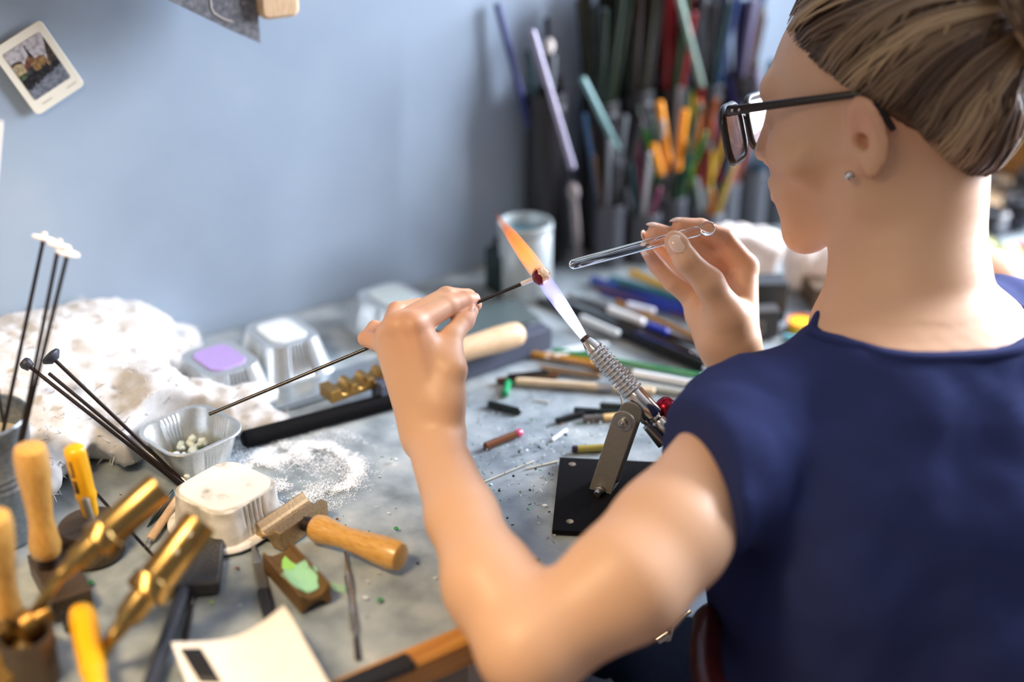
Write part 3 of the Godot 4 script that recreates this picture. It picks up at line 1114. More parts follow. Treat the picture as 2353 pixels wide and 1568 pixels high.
func bucket() -> void:
	var t := thing("tin_bucket", "small zinc bucket of sand at the left edge holding thin rods", "bucket", at(V(0.1195, 0.752, -0.9350)))
	var b := MB.new()
	b.lathe([0.0, 0.0, 0.0275, 0.0, 0.0285, 0.002, 0.0325, 0.052, 0.0340, 0.054, 0.0328, 0.057, 0.0342, 0.060, 0.0332, 0.063, 0.0350, 0.066, 0.0338, 0.069, 0.0372, 0.106, 0.0386, 0.1075, 0.0386, 0.1095, 0.0372, 0.111, 0.0360, 0.110, 0.0325, 0.066, 0.0265, 0.003, 0.0, 0.003], Transform3D(), 40)
	part(t, "bucket", b, tri_tex(mat(Color.WHITE, 0.38, 0.8), ntex([0.0, srgb(118, 130, 142), 1.0, srgb(166, 176, 186)], 0.03, 4), Vector3.ONE * 12))
	b = MB.new()
	b.lathe([0.0, 0.006, 0.026, 0.006, 0.0338, 0.086, 0.020, 0.089, 0.0, 0.0875], Transform3D(), 28)
	part(t, "sand", b, tri_tex(mat(Color.WHITE, 0.95), ntex([0.0, srgb(150, 138, 118), 1.0, srgb(196, 184, 162)], 0.09, 4), Vector3.ONE * 20))
	# rods with a white bead-release disc at the upper end
	var rods := [
		[V(0.1357, 0.8637, -0.9141), V(0.1915, 0.9978, -0.9304), "leftmost black rod with a white disc on top, standing in the zinc bucket"],
		[V(0.1471, 0.8705, -0.8972), V(0.1977, 0.9968, -0.9123), "middle black rod with a white disc on top, standing in the zinc bucket"],
		[V(0.1493, 0.8671, -0.9004), V(0.2006, 0.9934, -0.9016), "rightmost black rod with a white disc on top, standing in the zinc bucket"]]
	for r in rods:
		var a: Vector3 = r[0] + (r[0] - r[1]).normalized() * 0.02
		var o := thing("disc_rod", r[2], "rod", along(a, r[1] - a), "black rods with white discs in the bucket")
		var len: float = a.distance_to(r[1])
		part(o, "rod", rod_mesh(len, 0.0016), M.mandrel)
		b = MB.new()
		b.lathe([0.0, len - 0.001, 0.006, len - 0.0006, 0.0088, len + 0.0003, 0.0090, len + 0.0011, 0.0084, len + 0.0018, 0.0025, len + 0.0014, 0.0018, len + 0.003, 0.0021, len + 0.0042, 0.0015, len + 0.0054, 0.0, len + 0.0058], Transform3D(), 24)
		part(o, "disc", b, M.white_clay, "white disc with a small knob")
	var a2: Vector3 = V(0.1329, 0.8675, -0.9049)
	rod("thin_rod", "short dark rod leaning inside the zinc bucket at the left edge", "rod", a2, V(0.1350, 0.8945, -0.9129), 0.0014, M.mandrel)
	rod("thin_rod", "thin white rod rising at the left edge of the view, out of the bucket", "rod", V(0.1171, 0.8711, -0.9176), V(0.1779, 1.0914, -0.9352), 0.0013, M.white_clay)

func disc_mandrels() -> void:
	# flat black paddles on long rods lying over the wool
	var list := [
		[V(0.1969, 0.8620, -1.0069), V(0.2703, 0.7530, -0.9220), 0.0085, "black rod with a large round black disc, uppermost on the white wool"],
		[V(0.1783, 0.8540, -1.0222), V(0.2662, 0.7530, -0.9205), 0.0052, "black rod with a small round black end, left on the white wool"]]
	for r in list:
		var d: Vector3 = r[0] - r[1]
		var o := thing("disc_mandrel", r[3], "rod", along(r[1], d), "black disc rods lying over the wool")
		var L: float = d.length()
		part(o, "rod", rod_mesh(L, 0.0017), M.mandrel)
		var b := MB.new()
		b.lathe([0.0, L - 0.004, 0.004, L - 0.004, r[2], L + 0.0, r[2] * 1.06, L + 0.0016, r[2] * 0.9, L + 0.0036, 0.004, L + 0.0046, 0.0, L + 0.0048], Transform3D(), 24)
		part(o, "disc", b, M.black_blue)
	rod("thin_rod", "plain dark steel rod lying close beside the disc rods over the wool", "rod", V(0.1895, 0.8540, -0.9955), V(0.2652, 0.7605, -0.9099), 0.0016, M.mandrel)
	rod("thin_rod", "second plain steel rod among the disc rods lying over the wool", "rod", V(0.2436, 0.7800, -0.9762), V(0.2726, 0.7535, -0.9204), 0.0015, M.steel)
	rod("thin_rod", "long thin dark rod running from the bucket to behind the brass torches", "rod", V(0.1813, 0.7700, -1.0772), V(0.2112, 0.7535, -0.8340), 0.0013, M.mandrel)

func handle_profile(L: float, r: float) -> Array:
	return [0.0, 0.0, r * 0.72, 0.0, r * 0.86, L * 0.02, r * 0.95, L * 0.09, r * 0.80, L * 0.24, r * 0.72, L * 0.36, r * 0.82, L * 0.55, r * 0.96, L * 0.76, r * 0.98, L * 0.92, r * 0.86, L * 0.985, r * 0.62, L, 0.0, L]

func arch_block(w: float, h: float, len: float, top_r: float, foot_r: float) -> MB:
	# section in x (width) and y (height): a trough on top, an arch below, run along z
	var p := PackedVector2Array()
	p.append(Vector2(-w / 2, 0))
	if foot_r > 0.0:
		for i in 9:
			var a := PI - PI * i / 8.0
			p.append(Vector2(cos(a) * foot_r, sin(a) * foot_r * 0.62))
	p.append(Vector2(w / 2, 0))
	p.append(Vector2(w / 2, h))
	if top_r > 0.0:
		for i in 9:
			var a := PI * i / 8.0
			p.append(Vector2(cos(a) * top_r, h - sin(a) * top_r * 0.62))
	p.append(Vector2(-w / 2, h))
	var b := MB.new()
	b.prism(p, -len / 2, len / 2, 0.0008, Transform3D(Basis(V(1, 0, 0), V(0, 0, 1), V(0, 1, 0)), Vector3.ZERO))
	return b

func presses() -> void:
	# lying press: brass double-trough head, wooden handle
	var t := thing("bead_press", "brass bead press lying on its side with troughed head and varnished wooden handle", "bead press", at(V(0.3210, 0.752, -0.8080), 0.0))
	var dirx := (V(0.346, 0, -0.824) - V(0.294, 0, -0.803)).normalized()
	var hd := V(0.369, 0, -0.7075) - V(0.331, 0, -0.788)
	var hdir := hd.normalized()
	var bx := Basis(hdir.cross(Vector3.UP).cross(Vector3.UP) * 1.0, Vector3.UP, dirx)
	var sidev := Vector3.UP.cross(dirx).normalized()
	# section: wide trough on top, ridge, foot
	var prof := PackedVector2Array([Vector2(-0.014, 0.0), Vector2(-0.009, 0.0)])
	for i in 7:
		var a := PI - PI * i / 6.0
		prof.append(Vector2(-0.003 + cos(a) * 0.0055, 0.0005 + sin(a) * 0.006))
	prof.append_array(PackedVector2Array([Vector2(0.004, 0.0), Vector2(0.0145, 0.0), Vector2(0.0145, 0.0170), Vector2(0.0075, 0.0175), Vector2(0.0062, 0.0140)]))
	for i in range(1, 9):
		var a := PI * (0.06 + 0.94 * i / 9.0)
		prof.append(Vector2(-0.0025 + cos(a) * 0.0085, 0.0160 - sin(a) * 0.0070))
	prof.append_array(PackedVector2Array([Vector2(-0.0125, 0.0167), Vector2(-0.0142, 0.0160), Vector2(-0.0135, 0.0085), Vector2(-0.0150, 0.006)]))
	var b := MB.new()
	var s2 := sidev if sidev.dot(hdir) > 0 else -sidev
	b.prism(prof, -0.028, 0.028, 0.0007, Transform3D(Basis(s2, dirx, Vector3.UP), Vector3.ZERO))
	part(t, "head", b, M.brass_dull)
	b = MB.new()
	var h0 := V(0.0, 0.011, 0.0) + s2 * 0.0145
	b.lathe([0.0, -0.002, 0.0062, -0.002, 0.0064, 0.010, 0.0, 0.010], along(h0, hdir + V(0, 0.02, 0)), 20)
	part(t, "ferrule", b, M.iron)
	part(t, "handle", _lathe_of(handle_profile(0.088, 0.0125)), M.beech, "", along(h0 + hdir * 0.009, hdir + V(0, 0.03, 0)))
	# standing press with the wooden handle up
	var p := V(0.1381, 0.7520, -0.8304)
	var t2 := thing("bead_press", "bead press standing on its dull metal block with wooden handle upright, front left", "bead press", at(p))
	var lat := (V(0.152, 0, -0.897) - V(0.125, 0, -0.886)).normalized()
	var lon := (V(0.152, 0, -0.825) - V(0.152, 0, -0.897)).normalized()
	b = arch_block(0.029, 0.019, 0.070, 0.0, 0.0105)
	part(t2, "block", b, M.bronze, "", Transform3D(Basis(Vector3.UP.cross(lon), Vector3.UP, lon), Vector3.ZERO))
	b = MB.new()
	b.lathe([0.0, 0.018, 0.0078, 0.018, 0.0078, 0.030, 0.0, 0.030], at(V(-0.004, 0, -0.012)), 20)
	part(t2, "ferrule", b, M.iron)
	part(t2, "handle", _lathe_of(handle_profile(0.098, 0.0128)), M.beech, "", along(V(-0.004, 0.029, -0.012), V(0.03, 1, 0.04)))
	# a third handle at the left edge, half out of view
	var t3 := thing("bead_press", "wooden-handled press half out of view at the left edge, nearest us", "bead press", at(V(0.0907, 0.7520, -0.7894)))
	b = arch_block(0.029, 0.019, 0.060, 0.0, 0.0105)
	part(t3, "block", b, M.bronze, "", at(V(0, 0, 0), 0.5))
	part(t3, "handle", _lathe_of(handle_profile(0.095, 0.0130)), M.beech, "", along(V(0.0, 0.018, 0.0), V(0.06, 1, 0.04)))
	var t4 := thing("wood_stick", "slim pale wooden stick standing behind the handle at the left edge", "stick", at(V(0.1018, 0.7520, -0.8741)))
	part(t4, "stick", rod_mesh(0.125, 0.0055, 14, 0.0045), M.pale_wood, "", along(Vector3.ZERO, V(-0.03, 1, -0.05)))

func _lathe_of(prof: Array, sides := 28) -> MB:
	var b := MB.new()
	b.lathe(prof, Transform3D(), sides)
	return b

func yellow_tool(called: String, label: String, foot: Vector3, top: Vector3, r: float, with_text: bool) -> void:
	var d := top - foot
	var L := d.length()
	var t := thing(called, label, "tool", along(foot, d, V(0.83, 0, 0.55)), "")
	var b := MB.new()
	# a hexagonal moulded grip with a rounded end and a waist
	var rings := []
	for s in [[0.0, 0.62], [0.02, 0.70], [0.10, 0.74], [0.22, 0.80], [0.30, 0.96], [0.36, 0.88], [0.45, 0.94], [0.72, 1.0], [0.90, 1.0], [0.96, 0.90], [0.99, 0.66], [1.0, 0.36]]:
		var ring := PackedVector3Array()
		var flat: float = 0.10 if s[0] > 0.4 and s[0] < 0.93 else 0.0
		for k in 24:
			var a := TAU * k / 24.0
			var rr: float = r * s[1] * (1.0 - flat * absf(sin(a * 3.0)) * absf(sin(a * 3.0)))
			ring.append(V(cos(a) * rr, s[0] * L, sin(a) * rr))
		rings.append(ring)
	b.loft(rings)
	part(t, "grip", b, M.yellow)
	part(t, "shaft", rod_mesh(0.03, 0.003), M.steel, "", at(V(0, -0.022, 0)))
	if with_text:
		var tm := TextMesh.new()
		var f := SystemFont.new()
		f.font_names = PackedStringArray(["Droid Sans"])
		f.font_weight = 700
		tm.font = f
		tm.text = "MAK  03x80"
		tm.font_size = 24
		tm.pixel_size = 0.00023
		tm.depth = 0.0005
		var up := V(0, 1, 0)
		var outw := V(-0.36, 0, 0.93).normalized()
		part(t, "lettering", tm, M.black, "black printed lettering", Transform3D(Basis(up, outw.cross(up), outw), outw * (r * 0.945) + V(0, L * 0.63, 0)))

func blocks_and_grips() -> void:
	var bp := V(0.1740, 0.7520, -0.8669)
	var t := thing("steel_block", "round dark steel block with a short pin and a yellow grip standing in it", "metal block", at(bp))
	var b := MB.new()
	b.lathe([0.0, 0.0, 0.0235, 0.0, 0.0243, 0.001, 0.0243, 0.0275, 0.0235, 0.0285, 0.0, 0.0285], Transform3D(), 44)
	part(t, "block", b, M.bronze)
	part(t, "pin", _lathe_of([0.0, 0.02, 0.0029, 0.02, 0.0029, 0.0545, 0.0022, 0.0555, 0.0, 0.0555], 16), M.steel_dull, "", along(V(0.0035, 0, 0.0060), V(-0.08, 1, 0.0)))
	yellow_tool("yellow_grip_tool", "upright tool with yellow plastic grip and black lettering behind the round steel block", bp + V(0.004, 0.031, -0.006), bp + V(0.000, 0.097, -0.006), 0.0088, true)
	# the second yellow grip, nearer, with its can
	var c := thing("metal_can", "blurred brown metal can in the bottom left corner, closest to us", "can", at(V(0.0949, 0.7500, -0.7453)))
	b = MB.new()
	b.lathe([0.0, 0.0, 0.017, 0.0, 0.018, 0.001, 0.018, 0.040, 0.0172, 0.041, 0.0165, 0.040, 0.0165, 0.003, 0.0, 0.003], Transform3D(), 32)
	part(c, "can", b, M.bronze)
	var f: Vector3 = V(0.1219, 0.7720, -0.6775)
	yellow_tool("yellow_grip_tool", "blurred yellow plastic grip standing up between the two brass torches", f, V(0.1361, 0.7845, -0.7590), 0.0098, false)
	var aw := thing("needle_awl", "fine needle with slim black handle beside the nearer yellow grip", "awl", along(V(0.1287, 0.7560, -0.7756), V(0.1294, 0.7645, -0.8119) - V(0.1287, 0.7560, -0.7756)))
	part(aw, "handle", rod_mesh(0.016, 0.0035, 10, 0.002), M.black)
	part(aw, "needle", rod_mesh(0.028, 0.0006, 6, 0.0002), M.steel)

func paddle() -> void:
	var c := V(0.2330, 0.752, -0.7960)
	var lon := V(-0.030, 0, 0.063).normalized()
	var t := thing("graphite_paddle", "square black graphite paddle with long black handle between torch and white plaster", "paddle", at(c))
	var b := MB.new()
	b.prism(rrect(0.040, 0.062, 0.003, 4), 0.0, 0.012, 0.0014, Transform3D(Basis(Vector3.UP.cross(lon), Vector3.UP, lon), Vector3.ZERO))
	part(t, "plate", b, M.graphite)
	var h0: Vector3 = V(0.2160, 0.7580, -0.7743) - c
	var h1: Vector3 = V(0.1512, 0.7600, -0.6737) - c
	b = MB.new()
	b.tube([h0 - (h1 - h0).normalized() * 0.006, h0, h0.lerp(h1, 0.3), h1], [0.0040, 0.0055, 0.0052, 0.0056], 14)
	part(t, "handle", b, M.black_blue)
	var k := thing("scraper", "slim dark steel tool lying beside the black paddle handle", "tool", along(V(0.1950, 0.7530, -0.7196), V(0.2197, 0.7530, -0.7693) - V(0.1950, 0.7530, -0.7196)))
	part(k, "blade", rod_mesh(0.05, 0.0024, 8, 0.0012), M.iron)
	part(k, "tip", rod_mesh(0.012, 0.0016, 8, 0.0020), M.steel, "", at(V(0, 0.043, 0)))

func paper() -> void:
	# a curled sheet: four corners, wavy top edge, resting on the bench
	var tl: Vector3 = V(0.1828, 0.7660, -0.7103)
	var tr: Vector3 = V(0.2582, 0.7840, -0.6818)
	var br: Vector3 = V(0.2526, 0.7720, -0.5903)
	var bl: Vector3 = V(0.1770, 0.7520, -0.6469)
	var rings := []
	var n := 14
	var under := []
	for i in n + 1:
		var u := float(i) / n
		var ring := PackedVector3Array()
		for j in 11:
			var v := j / 10.0
			var p := tl.lerp(tr, u).lerp(bl.lerp(br, u), v)
			p.y += sin(u * PI) * -0.012 * (1.0 - v * 0.6) + sin(u * 7.0 + v * 2.0) * 0.0012
			p.y = maxf(p.y, 0.7535)
			ring.append(p)
		for j in range(10, -1, -1):
			ring.append(ring[j] - V(0, 0.0006, 0))
		rings.append(ring)
	var b := MB.new()
	b.loft(rings)
	var t := thing("paper_sheet", "curled cream paper sheet with a black square, cut off by the bottom edge", "paper", at(V(0.22, 0.752, -0.66)))
	var inv := at(-V(0.22, 0.752, -0.66))
	part(t, "sheet", b, M.paper, "", inv)
	# the black print on it
	var rings2 := []
	for i in 6:
		var u := lerpf(0.06, 0.235, i / 5.0)
		var ring := PackedVector3Array()
		for j in 6:
			var v := lerpf(0.11, 0.60, j / 5.0)
			var uu := u + (v - 0.2) * 0.10
			var p := tl.lerp(tr, uu).lerp(bl.lerp(br, uu), v)
			p.y += sin(uu * PI) * -0.012 * (1.0 - v * 0.6) + sin(uu * 7.0 + v * 2.0) * 0.0012
			p.y = maxf(p.y, 0.7535)
			ring.append(p + V(0, 0.0004, 0))
		for j in range(5, -1, -1):
			ring.append(ring[j] - V(0, 0.0003, 0))
		rings2.append(ring)
	b = MB.new()
	b.loft(rings2)
	part(t, "black_square", b, M.black, "printed black rectangle", inv)

func small_tools() -> void:
	# tweezers
	var tip: Vector3 = V(0.2865, 0.7540, -0.8143)
	var mid: Vector3 = V(0.2731, 0.7540, -0.7647)
	var en: Vector3 = V(0.2504, 0.7540, -0.6857)
	var t := thing("tweezers", "pointed steel tweezers with black grips lying left of the painted brass mould", "tweezers", at(mid))
	var ax := (en - tip).normalized()
	var sd := Vector3.UP.cross(ax)
	var q0: float = tip.distance_to(V(0.2760, 0.7540, -0.7748))
	var q1: float = tip.distance_to(V(0.2672, 0.7540, -0.7437))
	var q2: float = tip.distance_to(en)
	for s in [-1.0, 1.0]:
		var b := MB.new()
		b.tube([tip - mid + sd * s * 0.0002, tip - mid + ax * q0 * 0.5 + sd * s * 0.0009, tip - mid + ax * q0 + sd * s * 0.0016, tip - mid + ax * q1 + sd * s * 0.0019, tip - mid + ax * q2 + sd * s * 0.0018], [0.0004, 0.0013, 0.0024, 0.0026, 0.0022], 8, 3, 0.55, sd)
		part(t, "arm", b, M.steel)
		b = MB.new()
		b.tube([tip - mid + ax * q1 + sd * s * 0.0019, tip - mid + ax * (q1 * 0.6 + q2 * 0.4) + sd * s * 0.0020, tip - mid + ax * (q2 + 0.002) + sd * s * 0.0018], [0.0029, 0.0032, 0.0028], 8, 3, 0.7, sd)
		part(t, "grip_sleeve", b, M.black)
		b = MB.new()
		for i in 12:
			b.box(V(0.0042, 0.0008, 0.0007), Transform3D(Basis(sd, Vector3.UP, sd.cross(Vector3.UP)), tip - mid + ax * lerpf(q0, q1 - 0.001, i / 11.0) + sd * s * 0.0018 + V(0, 0.0018, 0)))
		part(t, "knurling", b, M.steel_dull)
	# brass mould with paint
	var c := V(0.2915, 0.752, -0.7370)
	var lon := (V(0.306, 0, -0.700) - V(0.306, 0, -0.769)).normalized()
	lon = (V(0.284, 0, -0.697) + V(0.306, 0, -0.700) - V(0.28, 0, -0.763) - V(0.306, 0, -0.769)).normalized()
	var fr := Basis(Vector3.UP.cross(lon), Vector3.UP, lon)
	t = thing("bead_mould", "brown metal mould with a shallow trough and dried green paint on it", "mould", at(c))
	part(t, "block", arch_block(0.026, 0.0165, 0.066, 0.0105, 0.0085), M.bronze_warm, "", Transform3D(fr, Vector3.ZERO))
	var blob := []
	for i in 7:
		var ring := PackedVector3Array()
		var zz := -0.010 + 0.036 * i / 6.0
		var w := 0.0122 * sqrt(maxf(0.05, 1.0 - pow((i - 3.0) / 3.3, 2)))
		for j in 9:
			var x := w * (-1.0 + j / 4.0) + 0.0014 * sin(i * 2.3)
			var dep := 0.62 * sqrt(maxf(0.0, 0.0105 * 0.0105 - x * x))
			ring.append(fr * V(x, 0.0165 - dep + 0.0010, zz + 0.001 * sin(j * 2.0)))
		for j in range(8, -1, -1):
			ring.append(ring[j] - V(0, 0.0014, 0))
		blob.append(ring)
	var b := MB.new()
	b.loft(blob)
	part(t, "dried_paint", b, tri_tex(mat(Color.WHITE, 0.85), ntex([0.0, srgb(126, 182, 148), 0.6, srgb(152, 208, 172), 1.0, srgb(178, 222, 190)], 0.05, 4), Vector3.ONE * 30), "pale sea-green dried paint")
	b = MB.new()
	var pp := PackedVector2Array([Vector2(-0.0062, -0.012), Vector2(-0.001, -0.022), Vector2(0.0035, -0.026), Vector2(0.004, -0.016), Vector2(0.0055, -0.010), Vector2(0.0, -0.006)])
	b.prism(pp, 0.0102, 0.0116, 0.0003, Transform3D(fr, Vector3.ZERO))
	part(t, "dried_paint", b, mat(srgb(150, 212, 110), 0.85), "yellow-green splash of paint")
	b = MB.new()
	var sp := PackedVector2Array()
	for i in 14:
		var a := TAU * i / 14.0
		sp.append(Vector2(cos(a) * 0.0062, sin(a) * 0.0125) * (0.8 + 0.25 * sin(i * 3.7)))
	b.prism(sp, 0.0, 0.0004, 0.0)
	one("paint_smear", b, mat(srgb(146, 184, 156), 0.9), "pale green smear of paint on the zinc beside the brown mould", "paint smear", at(V(0.3177, 0.7503, -0.7184), 0.5))
	# double ended steel probe
	var p0: Vector3 = V(0.3418, 0.7540, -0.7545)
	var p1: Vector3 = V(0.2918, 0.7530, -0.6353)
	var L := p0.distance_to(p1)
	t = thing("steel_probe", "double-ended steel modelling probe with knurled grips near the bench edge", "probe", along(p1, p0 - p1))
	b = MB.new()
	b.lathe([0.0, 0.0, 0.0016, 0.0, 0.0018, L * 0.02, 0.0012, L * 0.10, 0.0014, L * 0.20, 0.0026, L * 0.235, 0.0026, L * 0.37, 0.0021, L * 0.40, 0.0021, L * 0.56, 0.0027, L * 0.59, 0.0027, L * 0.74, 0.0014, L * 0.82, 0.0010, L * 0.94, 0.0014, L * 0.97, 0.0, L], Transform3D(), 14)
	part(t, "shaft", b, M.chrome)
	for z in [[0.24, 0.37], [0.595, 0.735]]:
		b = MB.new()
		for i in 15:
			var yy := L * lerpf(z[0], z[1], i / 14.0)
			b.lathe([0.0025, yy - 0.0004, 0.0030, yy, 0.0025, yy + 0.0004], Transform3D(), 12)
		part(t, "knurled_grip", b, M.steel)
	b = MB.new()
	b.lathe([0.0, -0.001, 0.0019, -0.001, 0.0021, 0.003, 0.0013, L * 0.19, 0.0, L * 0.19], Transform3D(), 10)
	part(t, "blade", b, M.iron, "browned flat end")
	# ball stylus and dark feather of glass by the plaster block
	var s0: Vector3 = V(0.2163, 0.7550, -0.8551)
	var s1: Vector3 = V(0.2513, 0.7560, -0.8935)
	t = thing("ball_stylus", "pale wooden ball stylus with fine metal tip lying against the plaster block", "stylus", along(s0, s1 - s0))
	part(t, "shaft", rod_mesh(s0.distance_to(s1) + 0.01, 0.0036, 14), M.pale_wood)
	b = MB.new()
	b.lathe([0.0, -0.0120, 0.0007, -0.0115, 0.0006, -0.010, 0.0009, -0.004, 0.0020, 0.0, 0.0, 0.001], Transform3D(), 10)
	part(t, "tip", b, M.steel)
	var fe := MB.new()
	fe.tube([V(0.2210, 0.7520, -0.8776) - s0, V(0.2357, 0.7530, -0.8904) - s0, V(0.2565, 0.7540, -0.9128) - s0], [0.0006, 0.0055, 0.0035], 8, 3, 0.3, Vector3.UP)
	one("glass_feather", fe, gl(12, 44, 44, 0.2), "dark green pointed glass blade lying behind the wooden stylus", "glass blade", at(s0))
	# flat black bar on the bench edge
	var e0: Vector3 = V(0.3220, 0.7560, -0.6110)
	var e1: Vector3 = V(0.2590, 0.7560, -0.6121)
	b = MB.new()
	b.prism(rrect(0.016, e0.distance_to(e1), 0.003, 4), 0.0, 0.007, 0.0012, Transform3D(Basis(Vector3.UP, atan2((e0 - e1).x, (e0 - e1).z)), Vector3.ZERO))
	one("black_bar", b, M.black, "flat black plastic bar lying along the oak edge at the bottom", "bar", at((e0 + e1) / 2 - V(0, 0.006, 0)))

func back_row() -> void:
	# brass comb press leaning on the black tube, black bar, wooden handle, glass plates
	var t := thing("comb_press", "brass bar with a row of round bead notches behind the wrist of the left hand", "press", at(V(0.4690, 0.771, -0.9650), 0.09))
	var p := PackedVector2Array([Vector2(-0.042, 0.0), Vector2(0.042, 0.0), Vector2(0.042, 0.012)])
	for k in 4:
		var cx := 0.030 - k * 0.0185
		for i in 9:
			var a := PI * i / 8.0
			p.append(Vector2(cx + cos(a) * 0.0062, 0.012 - sin(a) * 0.0068))
	p.append(Vector2(-0.042, 0.012))
	var b := MB.new()
	b.prism(p, -0.012, 0.012, 0.0007, Transform3D(Basis(V(1, 0, 0), V(0, 0, 1), V(0, 1, 0)), Vector3.ZERO))
	part(t, "bar", b, M.brass_warm)
	var a0: Vector3 = V(0.3377, 0.7585, -0.9546)
	var a1: Vector3 = V(0.5165, 0.7585, -0.9418)
	rod("black_tube", "black rubbery tube lying straight under the brass notched bar", "tube", a0, a1, 0.0085, M.black_matt)
	b = MB.new()
	b.box(V(0.212, 0.026, 0.020), at(V(0, 0.013, 0)), 0.001)
	one("slate_bar", b, M.slate, "long slate-blue sharpening bar passing behind the left wrist", "bar", at(V(0.5830, 0.752, -0.9600), 0.07))
	t = thing("turned_tool", "turned pale wooden handle lying on the slate-blue bar behind the left hand", "handle", along(V(0.5495, 0.7900, -0.9453), V(0.6363, 0.7900, -0.9449) - V(0.5495, 0.7900, -0.9453)))
	part(t, "grip", _lathe_of([0.0, 0.0, 0.010, 0.0, 0.0125, 0.012, 0.0122, 0.035, 0.0134, 0.062, 0.0130, 0.082, 0.0115, 0.089, 0.008, 0.0925, 0.0, 0.0928]), M.pale_wood)
	for q in [[V(0.4700, 0.7520, -1.0180), V(0.230, 0.0016, 0.046), 0.02, "thin grey metal strip lying in front of the foil trays"], [V(0.4500, 0.7537, -1.0050), V(0.200, 0.0016, 0.010), 0.05, "narrow silvery steel rule lying on the grey metal strip"]]:
		b = MB.new()
		b.box(q[1], at(V(0, q[1].y / 2, 0)), 0.0004)
		one("metal_strip", b, M.strip, q[3], "metal strip", at(q[0], q[2]))
	for q in [[V(0.640, 0.7520, -1.035), 0.12, "greenish grey glass sheet lying behind the wooden handle"], [V(0.660, 0.7565, -1.050), -0.1, "upper greenish glass sheet stacked on the other behind the wooden handle"]]:
		b = MB.new()
		b.box(V(0.115, 0.004, 0.062), at(V(0, 0.002, 0)), 0.0006)
		one("glass_sheet", b, gl(84, 97, 99, 0.15), q[2], "glass sheet", at(q[0], q[1]))
	# serrated white metal strip
	var s: Vector3 = V(0.6804, 0.7500, -0.9541)
	var e: Vector3 = V(0.7567, 0.7500, -0.9444)
	var pr := PackedVector2Array([Vector2(0, 0), Vector2(0.075, 0.0), Vector2(0.075, 0.022)])
	for i in range(14, -1, -1):
		pr.append(Vector2(0.005 * i, 0.026 if i % 2 == 0 else 0.0225))
	b = MB.new()
	b.prism(pr, -0.0006, 0.0006, 0.0, Transform3D(Basis(V(1, 0, 0), V(0, 0.96, -0.28), V(0, 0.28, 0.96)), Vector3.ZERO))
	one("serrated_strip", b, mat(srgb(225, 232, 236), 0.5), "white metal strip with a serrated upper edge beside the torch flame", "metal strip", Transform3D(Basis(Vector3.UP, atan2(-(e - s).z, (e - s).x)), s + V(-0.008, 0.0, -0.005)))

